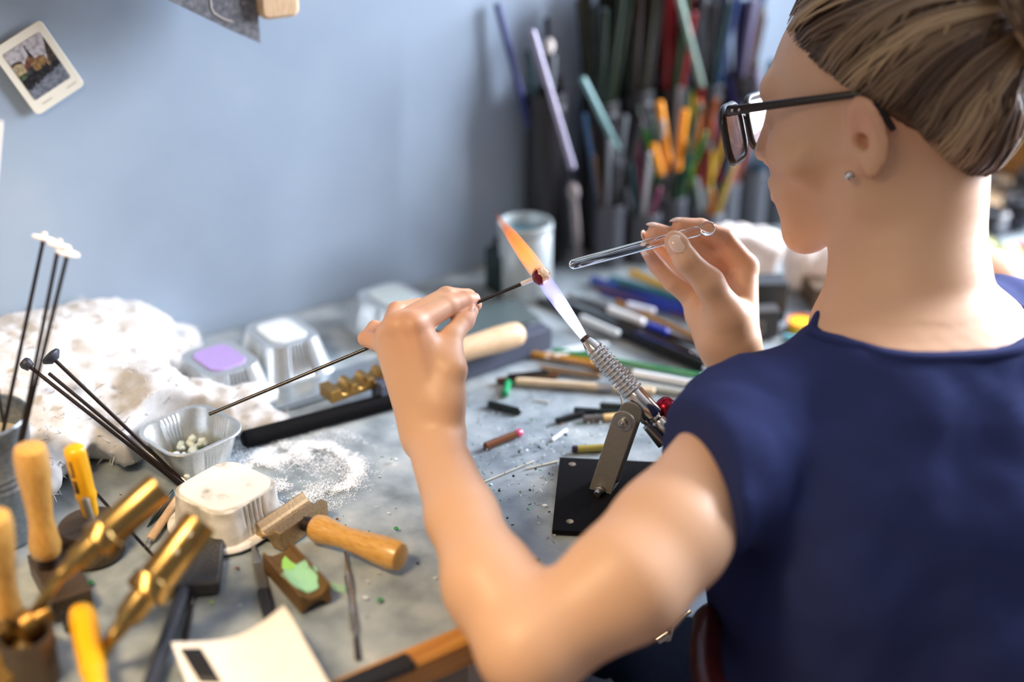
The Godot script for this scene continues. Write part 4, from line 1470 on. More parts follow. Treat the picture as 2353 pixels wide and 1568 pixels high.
func cups_and_canes() -> void:
	# water can with teal liquid
	var t := thing("metal_cup", "pale metal cup of teal water behind the flame", "cup", at(V(0.7478, 0.7500, -1.0933)))
	var b := MB.new()
	b.lathe([0.0, 0.0, 0.029, 0.0, 0.0305, 0.002, 0.0305, 0.078, 0.0295, 0.080, 0.0310, 0.082, 0.0315, 0.088, 0.0305, 0.092, 0.0285, 0.092, 0.0275, 0.088, 0.0270, 0.004, 0.0, 0.004], Transform3D(), 40)
	part(t, "cup", b, mat(srgb(186, 196, 198), 0.4, 0.35))
	b = MB.new()
	b.lathe([0.0, 0.005, 0.0265, 0.005, 0.0268, 0.078, 0.0, 0.078], Transform3D(), 30)
	part(t, "water", b, mat(srgb(58, 118, 140), 0.08), "teal coloured water")
	b = MB.new()
	b.ball(V(0.0052, 0.0052, 0.001))
	part(t, "spot", b, mat(srgb(104, 112, 84), 0.7), "olive painted spot", along(V(-0.0010, 0.040, 0.0300), V(0, 1, 0)))
	t = thing("green_jar", "squat black-green glass jar left of the metal cup", "jar", at(V(0.7382, 0.7500, -1.1147)))
	b = MB.new()
	b.prism(rrect(0.044, 0.044, 0.008, 6), 0.0, 0.054, 0.003)
	part(t, "body", b, gl(8, 30, 26, 0.2))
	b = MB.new()
	b.lathe([0.0, 0.054, 0.018, 0.054, 0.018, 0.064, 0.017, 0.065, 0.0, 0.065], Transform3D(), 28)
	part(t, "lid", b, M.black)
	# tall dark tubes along the wall, grey cups in front
	var cups := []
	var spots := [
		[V(0.8273, 0.7500, -1.1685), 0.0240, 0.214, true, "tall dark tube at the left end of the rod cups"],
		[V(0.905, 0.752, -1.165), 0.0230, 0.190, true, "second tall dark tube from the left along the wall"],
		[V(0.962, 0.752, -1.168), 0.0230, 0.195, true, "third tall dark tube from the left along the wall"],
		[V(1.020, 0.752, -1.168), 0.0230, 0.190, true, "fourth tall dark tube from the left along the wall"],
		[V(1.078, 0.752, -1.168), 0.0230, 0.185, true, "fifth tall dark tube from the left along the wall"],
		[V(1.136, 0.752, -1.168), 0.0230, 0.190, true, "rightmost tall dark tube along the wall"],
		[V(0.886, 0.752, -1.115), 0.0195, 0.078, false, "grey plastic cup in front of the tall dark tubes, farthest left"],
		[V(0.930, 0.752, -1.102), 0.0215, 0.062, false, "wide light grey cup, second from the left in the front row"],
		[V(0.978, 0.752, -1.110), 0.0200, 0.070, false, "grey cup third from the left in the front row"],
		[V(1.024, 0.752, -1.112), 0.0200, 0.076, false, "grey cup fourth from the left, with the orange canes"],
		[V(1.070, 0.752, -1.112), 0.0200, 0.072, false, "grey cup fifth from the left, under the glasses frame"],
		[V(1.116, 0.752, -1.108), 0.0200, 0.080, false, "grey cup sixth from the left beside the face"],
		[V(1.162, 0.752, -1.106), 0.0210, 0.086, false, "grey cup rightmost in the front row beside the face"],
		[V(1.000, 0.752, -1.062), 0.0180, 0.060, false, "small grey cup in front of the others behind the right fingers"]]
	for s in spots:
		var o := thing("rod_tube" if s[3] else "rod_cup", s[4], "tube" if s[3] else "cup", at(s[0]), "tall dark tubes along the wall" if s[3] else "grey cups of glass rods")
		b = MB.new()
		b.lathe([0.0, 0.0, s[1] - 0.001, 0.0, s[1], 0.001, s[1], s[2] - 0.001, s[1] - 0.001, s[2], s[1] - 0.002, s[2], s[1] - 0.0028, s[2] - 0.001, s[1] - 0.0028, 0.003, 0.0, 0.003], Transform3D(), 28)
		part(o, "tube", b, M.dark_tube if s[3] else M.grey_tube)
		b = MB.new()
		b.lathe([s[1] - 0.0004, s[2] * 0.86, s[1] + 0.0007, s[2] * 0.87, s[1] + 0.0007, s[2] * 0.93, s[1] - 0.0004, s[2] * 0.94, s[1] - 0.0004, s[2] * 0.86], Transform3D(), 28)
		part(o, "band", b, M.dark_tube if s[3] else M.grey_tube)
		cups.append([s[0], s[1], s[2], s[3]])
	var rng := RandomNumberGenerator.new()
	rng.seed = 77
	var names := {
		"dark green": [8, 33, 19], "bottle green": [9, 27, 13], "brown": [33, 16, 8], "dark red": [52, 8, 11], "black": [8, 8, 9], "olive": [25, 27, 8],
		"emerald": [16, 64, 38], "crimson": [136, 18, 29], "violet": [35, 20, 56], "cobalt blue": [17, 22, 75], "sky blue": [66, 103, 140], "teal": [13, 54, 57], "pale grey": [123, 129, 135],
		"lavender": [129, 123, 152], "orange": [171, 88, 14], "amber": [177, 117, 17], "yellow": [169, 140, 29], "grass green": [41, 105, 27], "pink": [147, 80, 110], "white": [166, 168, 171], "tan": [105, 81, 55], "clear": [140, 150, 153]}
	var fill := [
		[0, 4, ["black", "pale grey", "teal"], 0.22, 0.30, 0.003],
		[1, 13, ["dark green", "bottle green", "olive", "dark green"], 0.30, 0.36, 0.0048],
		[2, 13, ["bottle green", "brown", "black", "olive", "brown", "dark green"], 0.30, 0.36, 0.0048],
		[3, 13, ["crimson", "dark red", "black", "crimson", "emerald"], 0.28, 0.36, 0.0042],
		[4, 13, ["violet", "sky blue", "cobalt blue", "teal", "black", "pale grey"], 0.28, 0.36, 0.0040],
		[5, 12, ["cobalt blue", "violet", "tan", "lavender", "cobalt blue"], 0.26, 0.36, 0.0040],
		[6, 9, ["sky blue", "brown", "black", "pale grey", "tan"], 0.12, 0.19, 0.0030],
		[7, 9, ["pale grey", "black", "pink", "white", "teal"], 0.10, 0.17, 0.0030],
		[8, 11, ["emerald", "grass green", "dark green", "emerald", "white"], 0.12, 0.20, 0.0032],
		[9, 11, ["orange", "amber", "yellow", "crimson", "orange", "amber"], 0.12, 0.20, 0.0036],
		[10, 9, ["white", "orange", "pink", "sky blue", "crimson"], 0.11, 0.19, 0.0030],
		[11, 9, ["cobalt blue", "violet", "sky blue", "teal", "lavender"], 0.14, 0.22, 0.0032],
		[12, 9, ["lavender", "pale grey", "cobalt blue", "white", "pink"], 0.14, 0.24, 0.0032],
		[13, 6, ["grass green", "yellow", "orange", "clear"], 0.09, 0.13, 0.0028]]
	for f in fill:
		var cup: Array = cups[f[0]]
		for i in f[1]:
			var a: float = TAU * i / f[1] + rng.randf() * 0.5
			var rb: float = (cup[1] - 0.009) * sqrt(rng.randf())
			var who: String = f[2][i % f[2].size()]
			var c: Array = names[who]
			var r: float = f[5] * rng.randf_range(0.75, 1.2)
			var foot: Vector3 = cup[0] + V(cos(a + 2.6) * rb * 0.8, 0.004, sin(a + 2.6) * rb * 0.8)
			var rim: Vector3 = cup[0] + V(cos(a) * (cup[1] - 0.0035 - r), cup[2], sin(a) * (cup[1] - 0.0035 - r))
			var d := (rim - foot).normalized()
			var L := rng.randf_range(f[3], f[4])
			if foot.z + d.z * L < -1.185:
				d.z = (-1.185 - foot.z) / L
				d = d.normalized()
			var where: String = ["the tall dark tube at the left end", "the second tall dark tube", "the third tall dark tube", "the fourth tall dark tube", "the fifth tall dark tube", "the rightmost tall dark tube", "the leftmost grey cup", "the second grey cup", "the third grey cup", "the fourth grey cup", "the fifth grey cup", "the sixth grey cup", "the rightmost grey cup", "the small front grey cup"][f[0]]
			var lean := "upright"
			if absf(d.x) > absf(d.z) and absf(d.x) > 0.05: lean = "leaning left" if d.x < 0 else "leaning right"
			elif absf(d.z) > 0.05: lean = "leaning to the wall" if d.z < 0 else "leaning towards us"
			var girth: String = "slim " if r < f[5] * 0.87 else ("thick " if r > f[5] * 1.08 else "")
			rod("glass_cane", girth + who + " glass cane " + lean + " in " + where, "glass rod", foot, foot + d * L, r, gl(c[0], c[1], c[2], 0.16), who + " canes in " + where)
	# single canes that can be told apart
	rod("glass_cane", "long dark blue cane leaning far left against the blue wall", "glass rod", V(0.8073, 0.9187, -1.1720), V(0.7733, 1.0672, -1.1900), 0.0042, gl(30, 44, 110, 0.3))
	rod("glass_cane", "pale teal cane leaning left across the dark tubes", "glass rod", V(0.8954, 0.8942, -1.1150), V(0.8470, 0.9865, -1.1250), 0.0038, gl(130, 172, 172, 0.3))
	rod("glass_cane", "pale sage green cane leaning between the blue ones at the top", "glass rod", V(1.0357, 0.9464, -1.1300), V(0.9956, 1.0652, -1.1400), 0.0042, gl(140, 164, 152, 0.3))
	rod("glass_cane", "pale lavender cane with thick middle leaning at the left of the cups", "glass rod", V(0.8066, 0.8959, -1.0850), V(0.7729, 1.0509, -1.1200), 0.0040, gl(170, 166, 192, 0.25))
	t = thing("stirring_stick", "pale stick with a flared foot standing in front of the tall dark tube", "stick", along(V(0.8560, 0.7500, -1.1343), V(0.8062, 0.9034, -1.0880) - V(0.8560, 0.7500, -1.1343)))
	part(t, "stick", _lathe_of([0.0, 0.0, 0.012, 0.0, 0.0125, 0.002, 0.006, 0.012, 0.0048, 0.024, 0.0050, 0.080, 0.0044, 0.108, 0.0068, 0.116, 0.0072, 0.124, 0.0050, 0.132, 0.0, 0.134], 18), tri_tex(mat(Color.WHITE, 0.5), ntex([0.0, srgb(120, 110, 108), 1.0, srgb(168, 158, 158)], 0.03, 3), Vector3.ONE * 10))
	for q in [[V(0.9534, 0.8619, -1.0850), V(0.9428, 0.9501, -1.1000), "flat amber cane fanning left in the cup of orange canes"], [V(0.9642, 0.8643, -1.0850), V(0.9750, 0.9379, -1.0900), "flat amber cane fanning right in the cup of orange canes"], [V(0.9397, 0.8634, -1.0850), V(0.9277, 0.9032, -1.0900), "short orange cane in the cup of orange canes"]]:
		rod("glass_cane", q[2], "glass rod", q[0], q[1], 0.0048, gl(236, 150, 24, 0.35))
	var wb := thing("swab_stick", "thin dark stick with a white end high in front of the dark tubes", "stick", along(V(0.8165, 0.9487, -1.1500), V(0.8249, 1.0154, -1.1600) - V(0.8165, 0.9487, -1.1500)))
	part(wb, "stick", rod_mesh(0.066, 0.0012), M.black)
	part(wb, "white_end", _lathe_of([0.0, 0.062, 0.004, 0.063, 0.0062, 0.068, 0.006, 0.074, 0.003, 0.079, 0.0, 0.080], 14), M.white_clay)

func loose_rods() -> void:
	# the heap of canes on the bench and the single ones in front of it
	var list := [
		[V(0.7484, 0.7540, -1.0648), V(0.7897, 0.7540, -0.8282), 0.0042, [14, 14, 18], "thick black glass rod at the bottom of the heap"],
		[V(0.7618, 0.7540, -1.0646), V(0.8053, 0.7540, -0.8376), 0.0040, [18, 16, 20], "black glass rod second from the front of the heap"],
		[V(0.7778, 0.7560, -1.0516), V(0.8116, 0.7620, -0.8627), 0.0034, [58, 38, 24], "dark brown glass rod in the middle of the heap"],
		[V(0.7781, 0.7600, -1.0293), V(0.8065, 0.7560, -0.8596), 0.0032, [26, 22, 20], "near-black rod beside the dark brown one in the heap"],
		[V(0.8138, 0.7600, -1.0435), V(0.8585, 0.7620, -0.8910), 0.0034, [88, 54, 24], "brown glass rod near the blue ones in the heap"],
		[V(0.8048, 0.7640, -0.9953), V(0.8186, 0.7640, -0.8743), 0.0034, [150, 104, 30], "amber brown glass rod on top of the heap"],
		[V(0.8303, 0.7560, -1.0753), V(0.8649, 0.7600, -0.9266), 0.0050, [30, 52, 140], "thick cobalt blue rod at the back of the heap"],
		[V(0.8147, 0.7580, -1.0363), V(0.8543, 0.7620, -0.9111), 0.0044, [22, 36, 120], "deep blue rod next to the thick cobalt one"],
		[V(0.8508, 0.7560, -1.0663), V(0.8869, 0.7580, -0.9477), 0.0046, [36, 110, 124], "teal glass rod behind the cobalt one in the heap"],
		[V(0.8800, 0.7580, -1.0632), V(0.8897, 0.7600, -0.9548), 0.0048, [214, 164, 26], "bright yellow rod farthest back in the heap"],
		[V(0.8390, 0.7620, -1.0348), V(0.8766, 0.7600, -0.9326), 0.0036, [20, 40, 46], "dark blue-green rod between teal and cobalt rods"],
		[V(0.7496, 0.7620, -0.9876), V(0.7618, 0.7600, -0.9346), 0.0042, [212, 220, 224], "short clear rod on the black rods of the heap"],
		[V(0.7811, 0.7680, -0.9784), V(0.7914, 0.7680, -0.9287), 0.0046, [226, 230, 232], "short milky white rod lying over the brown ones"],
		[V(0.7958, 0.7640, -0.9278), V(0.8018, 0.7640, -0.9007), 0.0044, [36, 58, 170], "short bright blue piece on the heap"],
		[V(0.8024, 0.7700, -0.9729), V(0.8197, 0.7680, -0.9445), 0.0038, [200, 206, 220], "short pale piece on the blue rods of the heap"],
		[V(0.7620, 0.7600, -0.9952), V(0.7888, 0.7620, -0.8267), 0.0034, [22, 20, 20], "thin black rod over the front of the heap"],
		[V(0.7733, 0.7640, -0.9209), V(0.7881, 0.7600, -0.8458), 0.0036, [20, 26, 70], "navy rod low in the front of the heap"],
		[V(0.7731, 0.7640, -0.9509), V(0.7946, 0.7620, -0.8535), 0.0030, [44, 30, 22], "slim brown rod in the front of the heap"],
		[V(0.6865, 0.7540, -0.9516), V(0.7767, 0.7560, -0.8165), 0.0036, [44, 134, 84], "long emerald green rod in front of the heap"],
		[V(0.6620, 0.7540, -0.9583), V(0.7057, 0.7540, -0.9052), 0.0034, [196, 136, 32], "amber rod crossing below the serrated strip"],
		[V(0.7041, 0.7540, -0.9016), V(0.7582, 0.7540, -0.8045), 0.0034, [112, 86, 52], "tan brown rod passing behind the torch"],
		[V(0.6696, 0.7580, -0.9342), V(0.7086, 0.7540, -0.8823), 0.0030, [116, 84, 52], "brown rod lying against the green one"],
		[V(0.7195, 0.7580, -0.8591), V(0.7610, 0.7580, -0.7982), 0.0044, [222, 226, 226], "thick milky rod to the right of the torch fins"],
		[V(0.7071, 0.7540, -0.8517), V(0.7487, 0.7540, -0.7936), 0.0036, [190, 198, 196], "clear rod nearest us right of the torch fins"],
		[V(0.6539, 0.7540, -0.9258), V(0.6938, 0.7540, -0.8762), 0.0032, [108, 84, 62], "greyish brown rod left of the torch fins"],
		[V(0.5995, 0.7540, -0.9279), V(0.6599, 0.7540, -0.9034), 0.0034, [86, 54, 28], "dark brown stick ending near the slate-blue bar"],
		[V(0.6091, 0.7590, -0.9215), V(0.6488, 0.7590, -0.9063), 0.0030, [24, 20, 18], "burnt black stick on the dark brown one"],
		[V(0.5687, 0.7535, -0.8946), V(0.5860, 0.7535, -0.8624), 0.0035, [26, 42, 42], "short dark green-black stub lying alone near the slate-blue bar"],
		[V(0.6035, 0.7535, -0.8297), V(0.6356, 0.7535, -0.8263), 0.0032, [20, 24, 26], "short black stub pointing at the torch"],
		[V(0.6301, 0.7535, -0.8372), V(0.6650, 0.7535, -0.8067), 0.0034, [22, 34, 38], "longer black stub left of the torch bracket"],
		[V(0.6563, 0.7540, -0.8299), V(0.6760, 0.7540, -0.8126), 0.0034, [44, 52, 50], "grey-black stub touching the torch fins"],
		[V(0.6088, 0.7540, -0.9195), V(0.5905, 0.7540, -0.8990), 0.0040, [38, 140, 92], "short emerald green stub below the dark brown stick"],
		[V(0.5814, 0.7520, -0.8050), V(0.6041, 0.7520, -0.8128), 0.0018, [232, 236, 240], "short thin white glass stick among the chips"]]
	for q in list:
		rod("glass_rod", q[4], "glass rod", q[0], q[1], q[2], gl(q[3][0], q[3][1], q[3][2], 0.14), "loose glass rods on the bench")
	# two-tone stubs
	var two := [
		[V(0.5213, 0.7538, -0.8276), V(0.5649, 0.7538, -0.8305), 0.0038, [110, 66, 40], [190, 60, 96], "brown glass stub with a molten pink end", "pink_end"],
		[V(0.6125, 0.7540, -0.7645), V(0.5854, 0.7540, -0.7789), 0.0036, [150, 140, 66], [40, 22, 46], "olive glass stub with a dark purple end beside the torch", "purple_end"],
		[V(0.6274, 0.7535, -0.8187), V(0.6608, 0.7535, -0.8015), 0.0036, [96, 92, 90], [220, 186, 130], "half grey half cream stub left of the torch bracket", "cream_end"]]
	for q in two:
		var d: Vector3 = q[1] - q[0]
		var L := d.length()
		var t := thing("glass_stub", q[5], "glass rod", along(q[0], d), "")
		var cut := 0.86 if q[6] != "cream_end" else 0.55
		part(t, "stub", rod_mesh(L * cut, q[2], 10), gl(q[3][0], q[3][1], q[3][2], 0.2))
		part(t, q[6], _lathe_of([0.0, L * cut - 0.001, q[2] * 0.96, L * cut - 0.0005, q[2] * 1.03, L * 0.95, q[2] * 0.7, L, 0.0, L], 12), gl(q[4][0], q[4][1], q[4][2], 0.15))
	# cream brush handle with ferrule
	var a: Vector3 = V(0.6151, 0.7545, -0.9164)
	var z: Vector3 = V(0.7186, 0.7545, -0.8211)
	var L2 := a.distance_to(z)
	var t2 := thing("wood_brush", "cream wooden brush handle with grey metal ferrule behind the torch", "brush", along(a, z - a))
	part(t2, "handle", rod_mesh(L2 * 0.60, 0.0040, 12), M.cream_wood)
	part(t2, "ferrule", _lathe_of([0.0, L2 * 0.59, 0.0044, L2 * 0.59, 0.0050, L2 * 0.64, 0.0046, L2 * 0.70, 0.0, L2 * 0.70], 12), M.steel)
	part(t2, "tail", rod_mesh(L2 * 0.30, 0.0036, 12), M.cream_wood, "", at(V(0, L2 * 0.70, 0)))
	# threads of glass
	for q in [[V(0.4900, 0.7512, -0.7813), V(0.5476, 0.7512, -0.7852), "long white glass thread between arm and torch"], [V(0.5340, 0.7512, -0.7785), V(0.5663, 0.7512, -0.7728), "short straw-coloured thread by the corner of the torch plate"], [V(0.6114, 0.7512, -0.8784), V(0.6217, 0.7512, -0.8662), "curled olive thread above the black stubs"]]:
		rod("glass_thread", q[2], "glass thread", q[0], q[1], 0.0008, gl(228, 224, 206, 0.2), "")
	# chips and drops scattered on the zinc: three dozen singles in view
	var rng := RandomNumberGenerator.new()
	rng.seed = 8
	var sites := [V(0.6134, 0.7522, -0.8603), V(0.5867, 0.7522, -0.8456), V(0.6198, 0.7522, -0.8146), V(0.5907, 0.7522, -0.8252), V(0.5863, 0.7522, -0.8118), V(0.5443, 0.7522, -0.8035), V(0.5508, 0.7522, -0.8019), V(0.5635, 0.7522, -0.7998), V(0.5713, 0.7522, -0.8067), V(0.5725, 0.7522, -0.7994), V(0.5701, 0.7522, -0.7863), V(0.5866, 0.7522, -0.7955), V(0.4919, 0.7522, -0.7715), V(0.4940, 0.7522, -0.7602), V(0.5045, 0.7522, -0.7623), V(0.5168, 0.7522, -0.7725), V(0.5080, 0.7522, -0.7484), V(0.4986, 0.7522, -0.7227), V(0.4768, 0.7522, -0.7218), V(0.4748, 0.7522, -0.7110), V(0.5111, 0.7522, -0.7097), V(0.5133, 0.7522, -0.7192), V(0.4637, 0.7522, -0.6594), V(0.4429, 0.7522, -0.8549), V(0.3969, 0.7522, -0.7835), V(0.3914, 0.7522, -0.7592), V(0.3357, 0.7522, -0.6843), V(0.3827, 0.7522, -0.7086), V(0.3571, 0.7522, -0.7993), V(0.3336, 0.7522, -0.7743), V(0.2282, 0.7522, -0.7529), V(0.2610, 0.7522, -0.7823), V(0.1596, 0.7522, -0.8273), V(0.5164, 0.7522, -0.7460), V(0.4862, 0.7522, -0.7468), V(0.5400, 0.7522, -0.7708), V(0.5456, 0.7522, -0.7585), V(0.5967, 0.7522, -0.8039), V(0.6038, 0.7522, -0.8223), V(0.6385, 0.7522, -0.8051), V(0.6421, 0.7522, -0.7949), V(0.6373, 0.7522, -0.8159), V(0.3281, 0.7522, -0.6932), V(0.3848, 0.7522, -0.6850)]
	var kinds := [["clear", [214, 226, 230]], ["dark green", [20, 62, 48]], ["black", [16, 18, 22]], ["clear", [214, 226, 230]], ["emerald green", [34, 140, 72]], ["olive", [96, 92, 40]], ["rust brown", [120, 72, 40]]]
	var fixed := {26: ["emerald green", [34, 140, 72]], 25: ["emerald green", [34, 140, 72]], 30: ["lime green", [150, 196, 70]], 23: ["clear", [206, 222, 230]], 24: ["clear", [214, 226, 230]], 12: ["clear", [206, 222, 226]], 22: ["emerald green", [34, 130, 72]], 32: ["emerald green", [34, 130, 72]]}
	for i in sites.size():
		var k: Array = fixed.get(i, kinds[rng.randi() % kinds.size()])
		var s := rng.randf_range(0.0008, 0.0017) * (1.3 if fixed.has(i) else 1.0)
		var b := MB.new()
		b.ball(V(s * rng.randf_range(0.8, 1.7), s * 0.7, s), Transform3D(), 6)
		var p: Vector3 = sites[i]
		one("glass_chip", b, gl(k[1][0], k[1][1], k[1][2], 0.1), k[0] + " glass chip lying loose on the zinc bench top", "glass chip", at(p + V(0, s * 0.6, 0), rng.randf() * 6), k[0] + " chips on the bench")
	# fine splinters that nobody could count
	var mm := MultiMesh.new()
	mm.transform_format = MultiMesh.TRANSFORM_3D
	mm.use_colors = true
	var sp := MB.new()
	sp.box(V(0.0034, 0.0005, 0.0006), Transform3D(), 0.0)
	mm.mesh = sp.mesh()
	mm.instance_count = 420
	for i in 420:
		var u := rng.randfn(0.0, 1.0)
		var v := rng.randfn(0.0, 1.0)
		var p := V(0.565 + u * 0.055, 0.7529, -0.80 + v * 0.055)
		if i > 330:
			p = V(rng.randf_range(0.2, 0.7), 0.7529, rng.randf_range(-0.95, -0.66))
		var sc := rng.randf_range(0.3, 1.0)
		mm.set_instance_transform(i, Transform3D(Basis(Vector3.UP, rng.randf() * 6).scaled_local(V(sc, 1, rng.randf_range(0.6, 1.4))), p))
		var c: Color = [Color(0.7, 0.75, 0.75), Color(0.02, 0.05, 0.04), Color(0.65, 0.7, 0.7), Color(0.03, 0.2, 0.1), Color(0.2, 0.17, 0.08)][rng.randi() % 5]
		mm.set_instance_color(i, c)
	var mi := MultiMeshInstance3D.new()
	mi.name = "glass_splinters"
	mi.multimesh = mm
	var m := mat(Color.WHITE, 0.2)
	m.vertex_color_use_as_albedo = true
	mi.material_override = m
	add_child(mi)
	tag(mi, "fine glass splinters scattered over the zinc around the torch", "splinters", "", "stuff")


# ---------------------------------------------------------------- torch, what the hands hold, the wall, the far end of the bench
func torch() -> void:
	var tip: Vector3 = V(0.5783, 0.8797, -0.7562)
	var piv: Vector3 = V(0.5874, 0.8299, -0.7001)
	var base: Vector3 = V(0.4935, 0.7520, -0.6810)
	var rear: Vector3 = V(0.6030, 0.8276, -0.6883)
	var ax := (rear - tip).normalized()  # from nozzle to valve
	var o := V(0.5730, 0.752, -0.7150)
	var t := thing("bench_torch", "steel bench torch with finned barrel, red knob and black plate, burning", "torch", at(o))
	var xf := along(tip - o, ax, V(0, 1, 0))
	var b := MB.new()
	b.lathe([0.0028, -0.0005, 0.0034, -0.0005, 0.0036, 0.0005, 0.0036, 0.0050, 0.0026, 0.0050, 0.0024, 0.001, 0.0, 0.001], xf, 24)
	for k in 8:
		var a := TAU * k / 8.0
		b.box(V(0.0010, 0.0045, 0.0014), xf * Transform3D(Basis(Vector3.UP, -a), V(cos(a) * 0.0036, 0.0022, sin(a) * 0.0036)))
	part(t, "nozzle", b, mat(srgb(90, 76, 72), 0.35, 1.0))
	b = MB.new()
	b.lathe([0.0, 0.0035, 0.0046, 0.0035, 0.0056, 0.006, 0.0078, 0.0125, 0.0080, 0.0145, 0.0062, 0.0152, 0.0062, 0.064, 0.0, 0.064], xf, 36)
	part(t, "barrel", b, M.chrome)
	for k in 12:
		b = MB.new()
		var y := 0.0178 + k * 0.0040
		var r := 0.0086 + 0.00012 * k
		b.lathe([0.0060, y - 0.0011, r - 0.0004, y - 0.0011, r, y - 0.0007, r, y + 0.0007, r - 0.0004, y + 0.0011, 0.0060, y + 0.0011], xf, 32)
		part(t, "cooling_fin", b, M.alu)
	b = MB.new()
	b.lathe([0.0, 0.0635, 0.0080, 0.0635, 0.0084, 0.0645, 0.0084, 0.089, 0.0076, 0.090, 0.0, 0.090], xf, 36)
	part(t, "body", b, M.chrome)
	b = MB.new()
	b.box(V(0.0010, 0.021, 0.0010), xf * at(V(-0.0060, 0.077, -0.0058)))
	part(t, "slit", b, M.black)
	# fittings behind the body
	b = MB.new()
	b.lathe([0.0, 0.082, 0.0050, 0.0890, 0.0052, 0.0915, 0.0040, 0.0925, 0.0040, 0.0960, 0.0, 0.089], xf, 20)
	b.lathe([0.0, 0.088, 0.0068, 0.0950, 0.0070, 0.0955, 0.0070, 0.1070, 0.0066, 0.1080, 0.0, 0.101], xf, 6)
	b.lathe([0.0, 0.101, 0.0036, 0.1080, 0.0034, 0.1320, 0.0, 0.125], xf, 14)
	part(t, "hose_fitting", b, M.chrome)
	b = MB.new()
	var low := xf * at(V(0.0, 0, 0))
	var v0: Vector3 = V(0.6077, 0.8143, -0.7041)
	var v1: Vector3 = V(0.6190, 0.7926, -0.6903)
	var vx := along(v0 - o, v1 - v0, V(0, 1, 0))
	b.lathe([0.0, -0.004, 0.0046, -0.004, 0.0050, 0.0, 0.0040, 0.002, 0.0040, 0.005, 0.0, 0.005], vx, 20)
	b.lathe([0.0, 0.005, 0.0072, 0.005, 0.0072, 0.026, 0.0, 0.026], vx, 6)
	part(t, "lower_fitting", b, M.steel)
	# red knob on a stub that leans to the right
	var k0: Vector3 = V(0.6094, 0.8216, -0.6939)
	var k1: Vector3 = V(0.6314, 0.8324, -0.6924)
	var kx := along(k0 - o, k1 - k0, V(0, 1, 0))
	part(t, "valve_stem", _lathe_of([0.0, -0.004, 0.0036, -0.004, 0.0036, 0.006, 0.0, 0.006], 16), M.chrome, "", kx)
	var kn := part(t, "knob", _lathe_of([0.0, 0.0045, 0.0060, 0.0045, 0.0088, 0.0075, 0.0098, 0.0115, 0.0092, 0.0160, 0.0070, 0.0192, 0.0048, 0.0200, 0.0, 0.0200], 32), M.red_metal, "anodised red knob", kx)
	part(kn, "cap", _lathe_of([0.0, 0.0196, 0.0042, 0.0196, 0.0042, 0.0210, 0.0034, 0.0214, 0.0, 0.0214], 20), mat(srgb(214, 214, 216), 0.3, 0.6))
	# the bracket: two flat legs with rounded tops
	var foot: Vector3 = V(0.5705, 0.7560, -0.7113)
	var side := (V(-0.832, 0, -0.555) * 0.42 + V(-0.555, 0, 0.832) * 0.9).normalized()
	var up := (piv - foot)
	up -= side * up.dot(side)
	var L := up.length()
	var uy := up.normalized()
	var bx := Basis(uy.cross(side), uy, side)
	if bx.determinant() < 0:
		bx = Basis(-uy.cross(side), uy, side)
	for s in [0.0085, -0.0085]:
		var poly := PackedVector2Array([Vector2(-0.0098, -0.006), Vector2(0.0098, -0.006)])
		for i in 9:
			var a := PI * i / 8.0
			poly.append(Vector2(cos(a) * 0.0100, L + sin(a) * 0.0100))
		b = MB.new()
		b.prism(poly, -0.0011, 0.0011, 0.0004, Transform3D(Basis(bx.x, bx.z, bx.y) if Basis(bx.x, bx.z, bx.y).determinant() > 0 else Basis(-bx.x, bx.z, bx.y), foot - o + side * s) * Transform3D(Basis(V(1, 0, 0), V(0, 1, 0), V(0, 0, 1)), Vector3.ZERO))
		part(t, "bracket_leg", b, M.steel_dull)
	b = MB.new()
	b.lathe([0.0, 0.0, 0.0078, 0.0, 0.0078, 0.0009, 0.0, 0.0009], along(foot - o + uy * L + side * 0.0096, side), 28)
	part(t, "washer", b, M.steel)
	b = MB.new()
	b.lathe([0.0, 0.0008, 0.0042, 0.0008, 0.0042, 0.0034, 0.0036, 0.0038, 0.0, 0.0038], along(foot - o + uy * L + side * 0.0096, side), 6)
	b.lathe([0.0, 0.003, 0.0018, 0.003, 0.0018, 0.0058, 0.0, 0.0062], along(foot - o + uy * L + side * 0.0096, side), 12)
	part(t, "bolt", b, M.steel)
	b = MB.new()
	b.lathe([0.0, 0.0, 0.0042, 0.0, 0.0042, 0.0035, 0.0034, 0.004, 0.0034, 0.0085, 0.0026, 0.0095, 0.0, 0.0095], along(foot - o + side * 0.0096 + uy * 0.003, side), 14)
	part(t, "bolt", b, M.steel)
	# angle piece at the foot and the plate with holes
	b = MB.new()
	b.box(V(0.020, 0.012, 0.016), Transform3D(Basis(bx.x, Vector3.UP, bx.x.cross(Vector3.UP)).orthonormalized(), foot - o + V(0, 0.000, 0)), 0.001)
	part(t, "foot_block", b, M.black)
	var lon := (V(0.566, 0, -0.771) - V(0.495, 0, -0.683)).normalized()
	var lat := V(-lon.z, 0, lon.x)
	if lat.x < 0: lat = -lat
	var cen := V(0.495, 0.752, -0.683) + lon * 0.0565 + lat * 0.048
	var plate := CSGBox3D.new()
	plate.size = V(0.096, 0.0042, 0.113)
	var comb := CSGCombiner3D.new()
	comb.name = "base_plate"
	for h in [V(-0.034, 0, 0.043), V(0.036, 0, 0.043), V(-0.036, 0, -0.046), V(0.036, 0, -0.046)]:
		var hole := CSGCylinder3D.new()
		hole.operation = CSGShape3D.OPERATION_SUBTRACTION
		hole.radius = 0.0031
		hole.height = 0.02
		hole.sides = 20
		hole.position = h
		hole.name = "hole"
		plate.add_child(hole)
	plate.name = "plate"
	comb.add_child(plate)
	plate.material = M.black_matt
	comb.transform = Transform3D(Basis(lat, Vector3.UP, -lon), cen - o + V(0, 0.0022, 0))
	t.add_child(comb)
	# thin wire guard beside the fins
	b = MB.new()
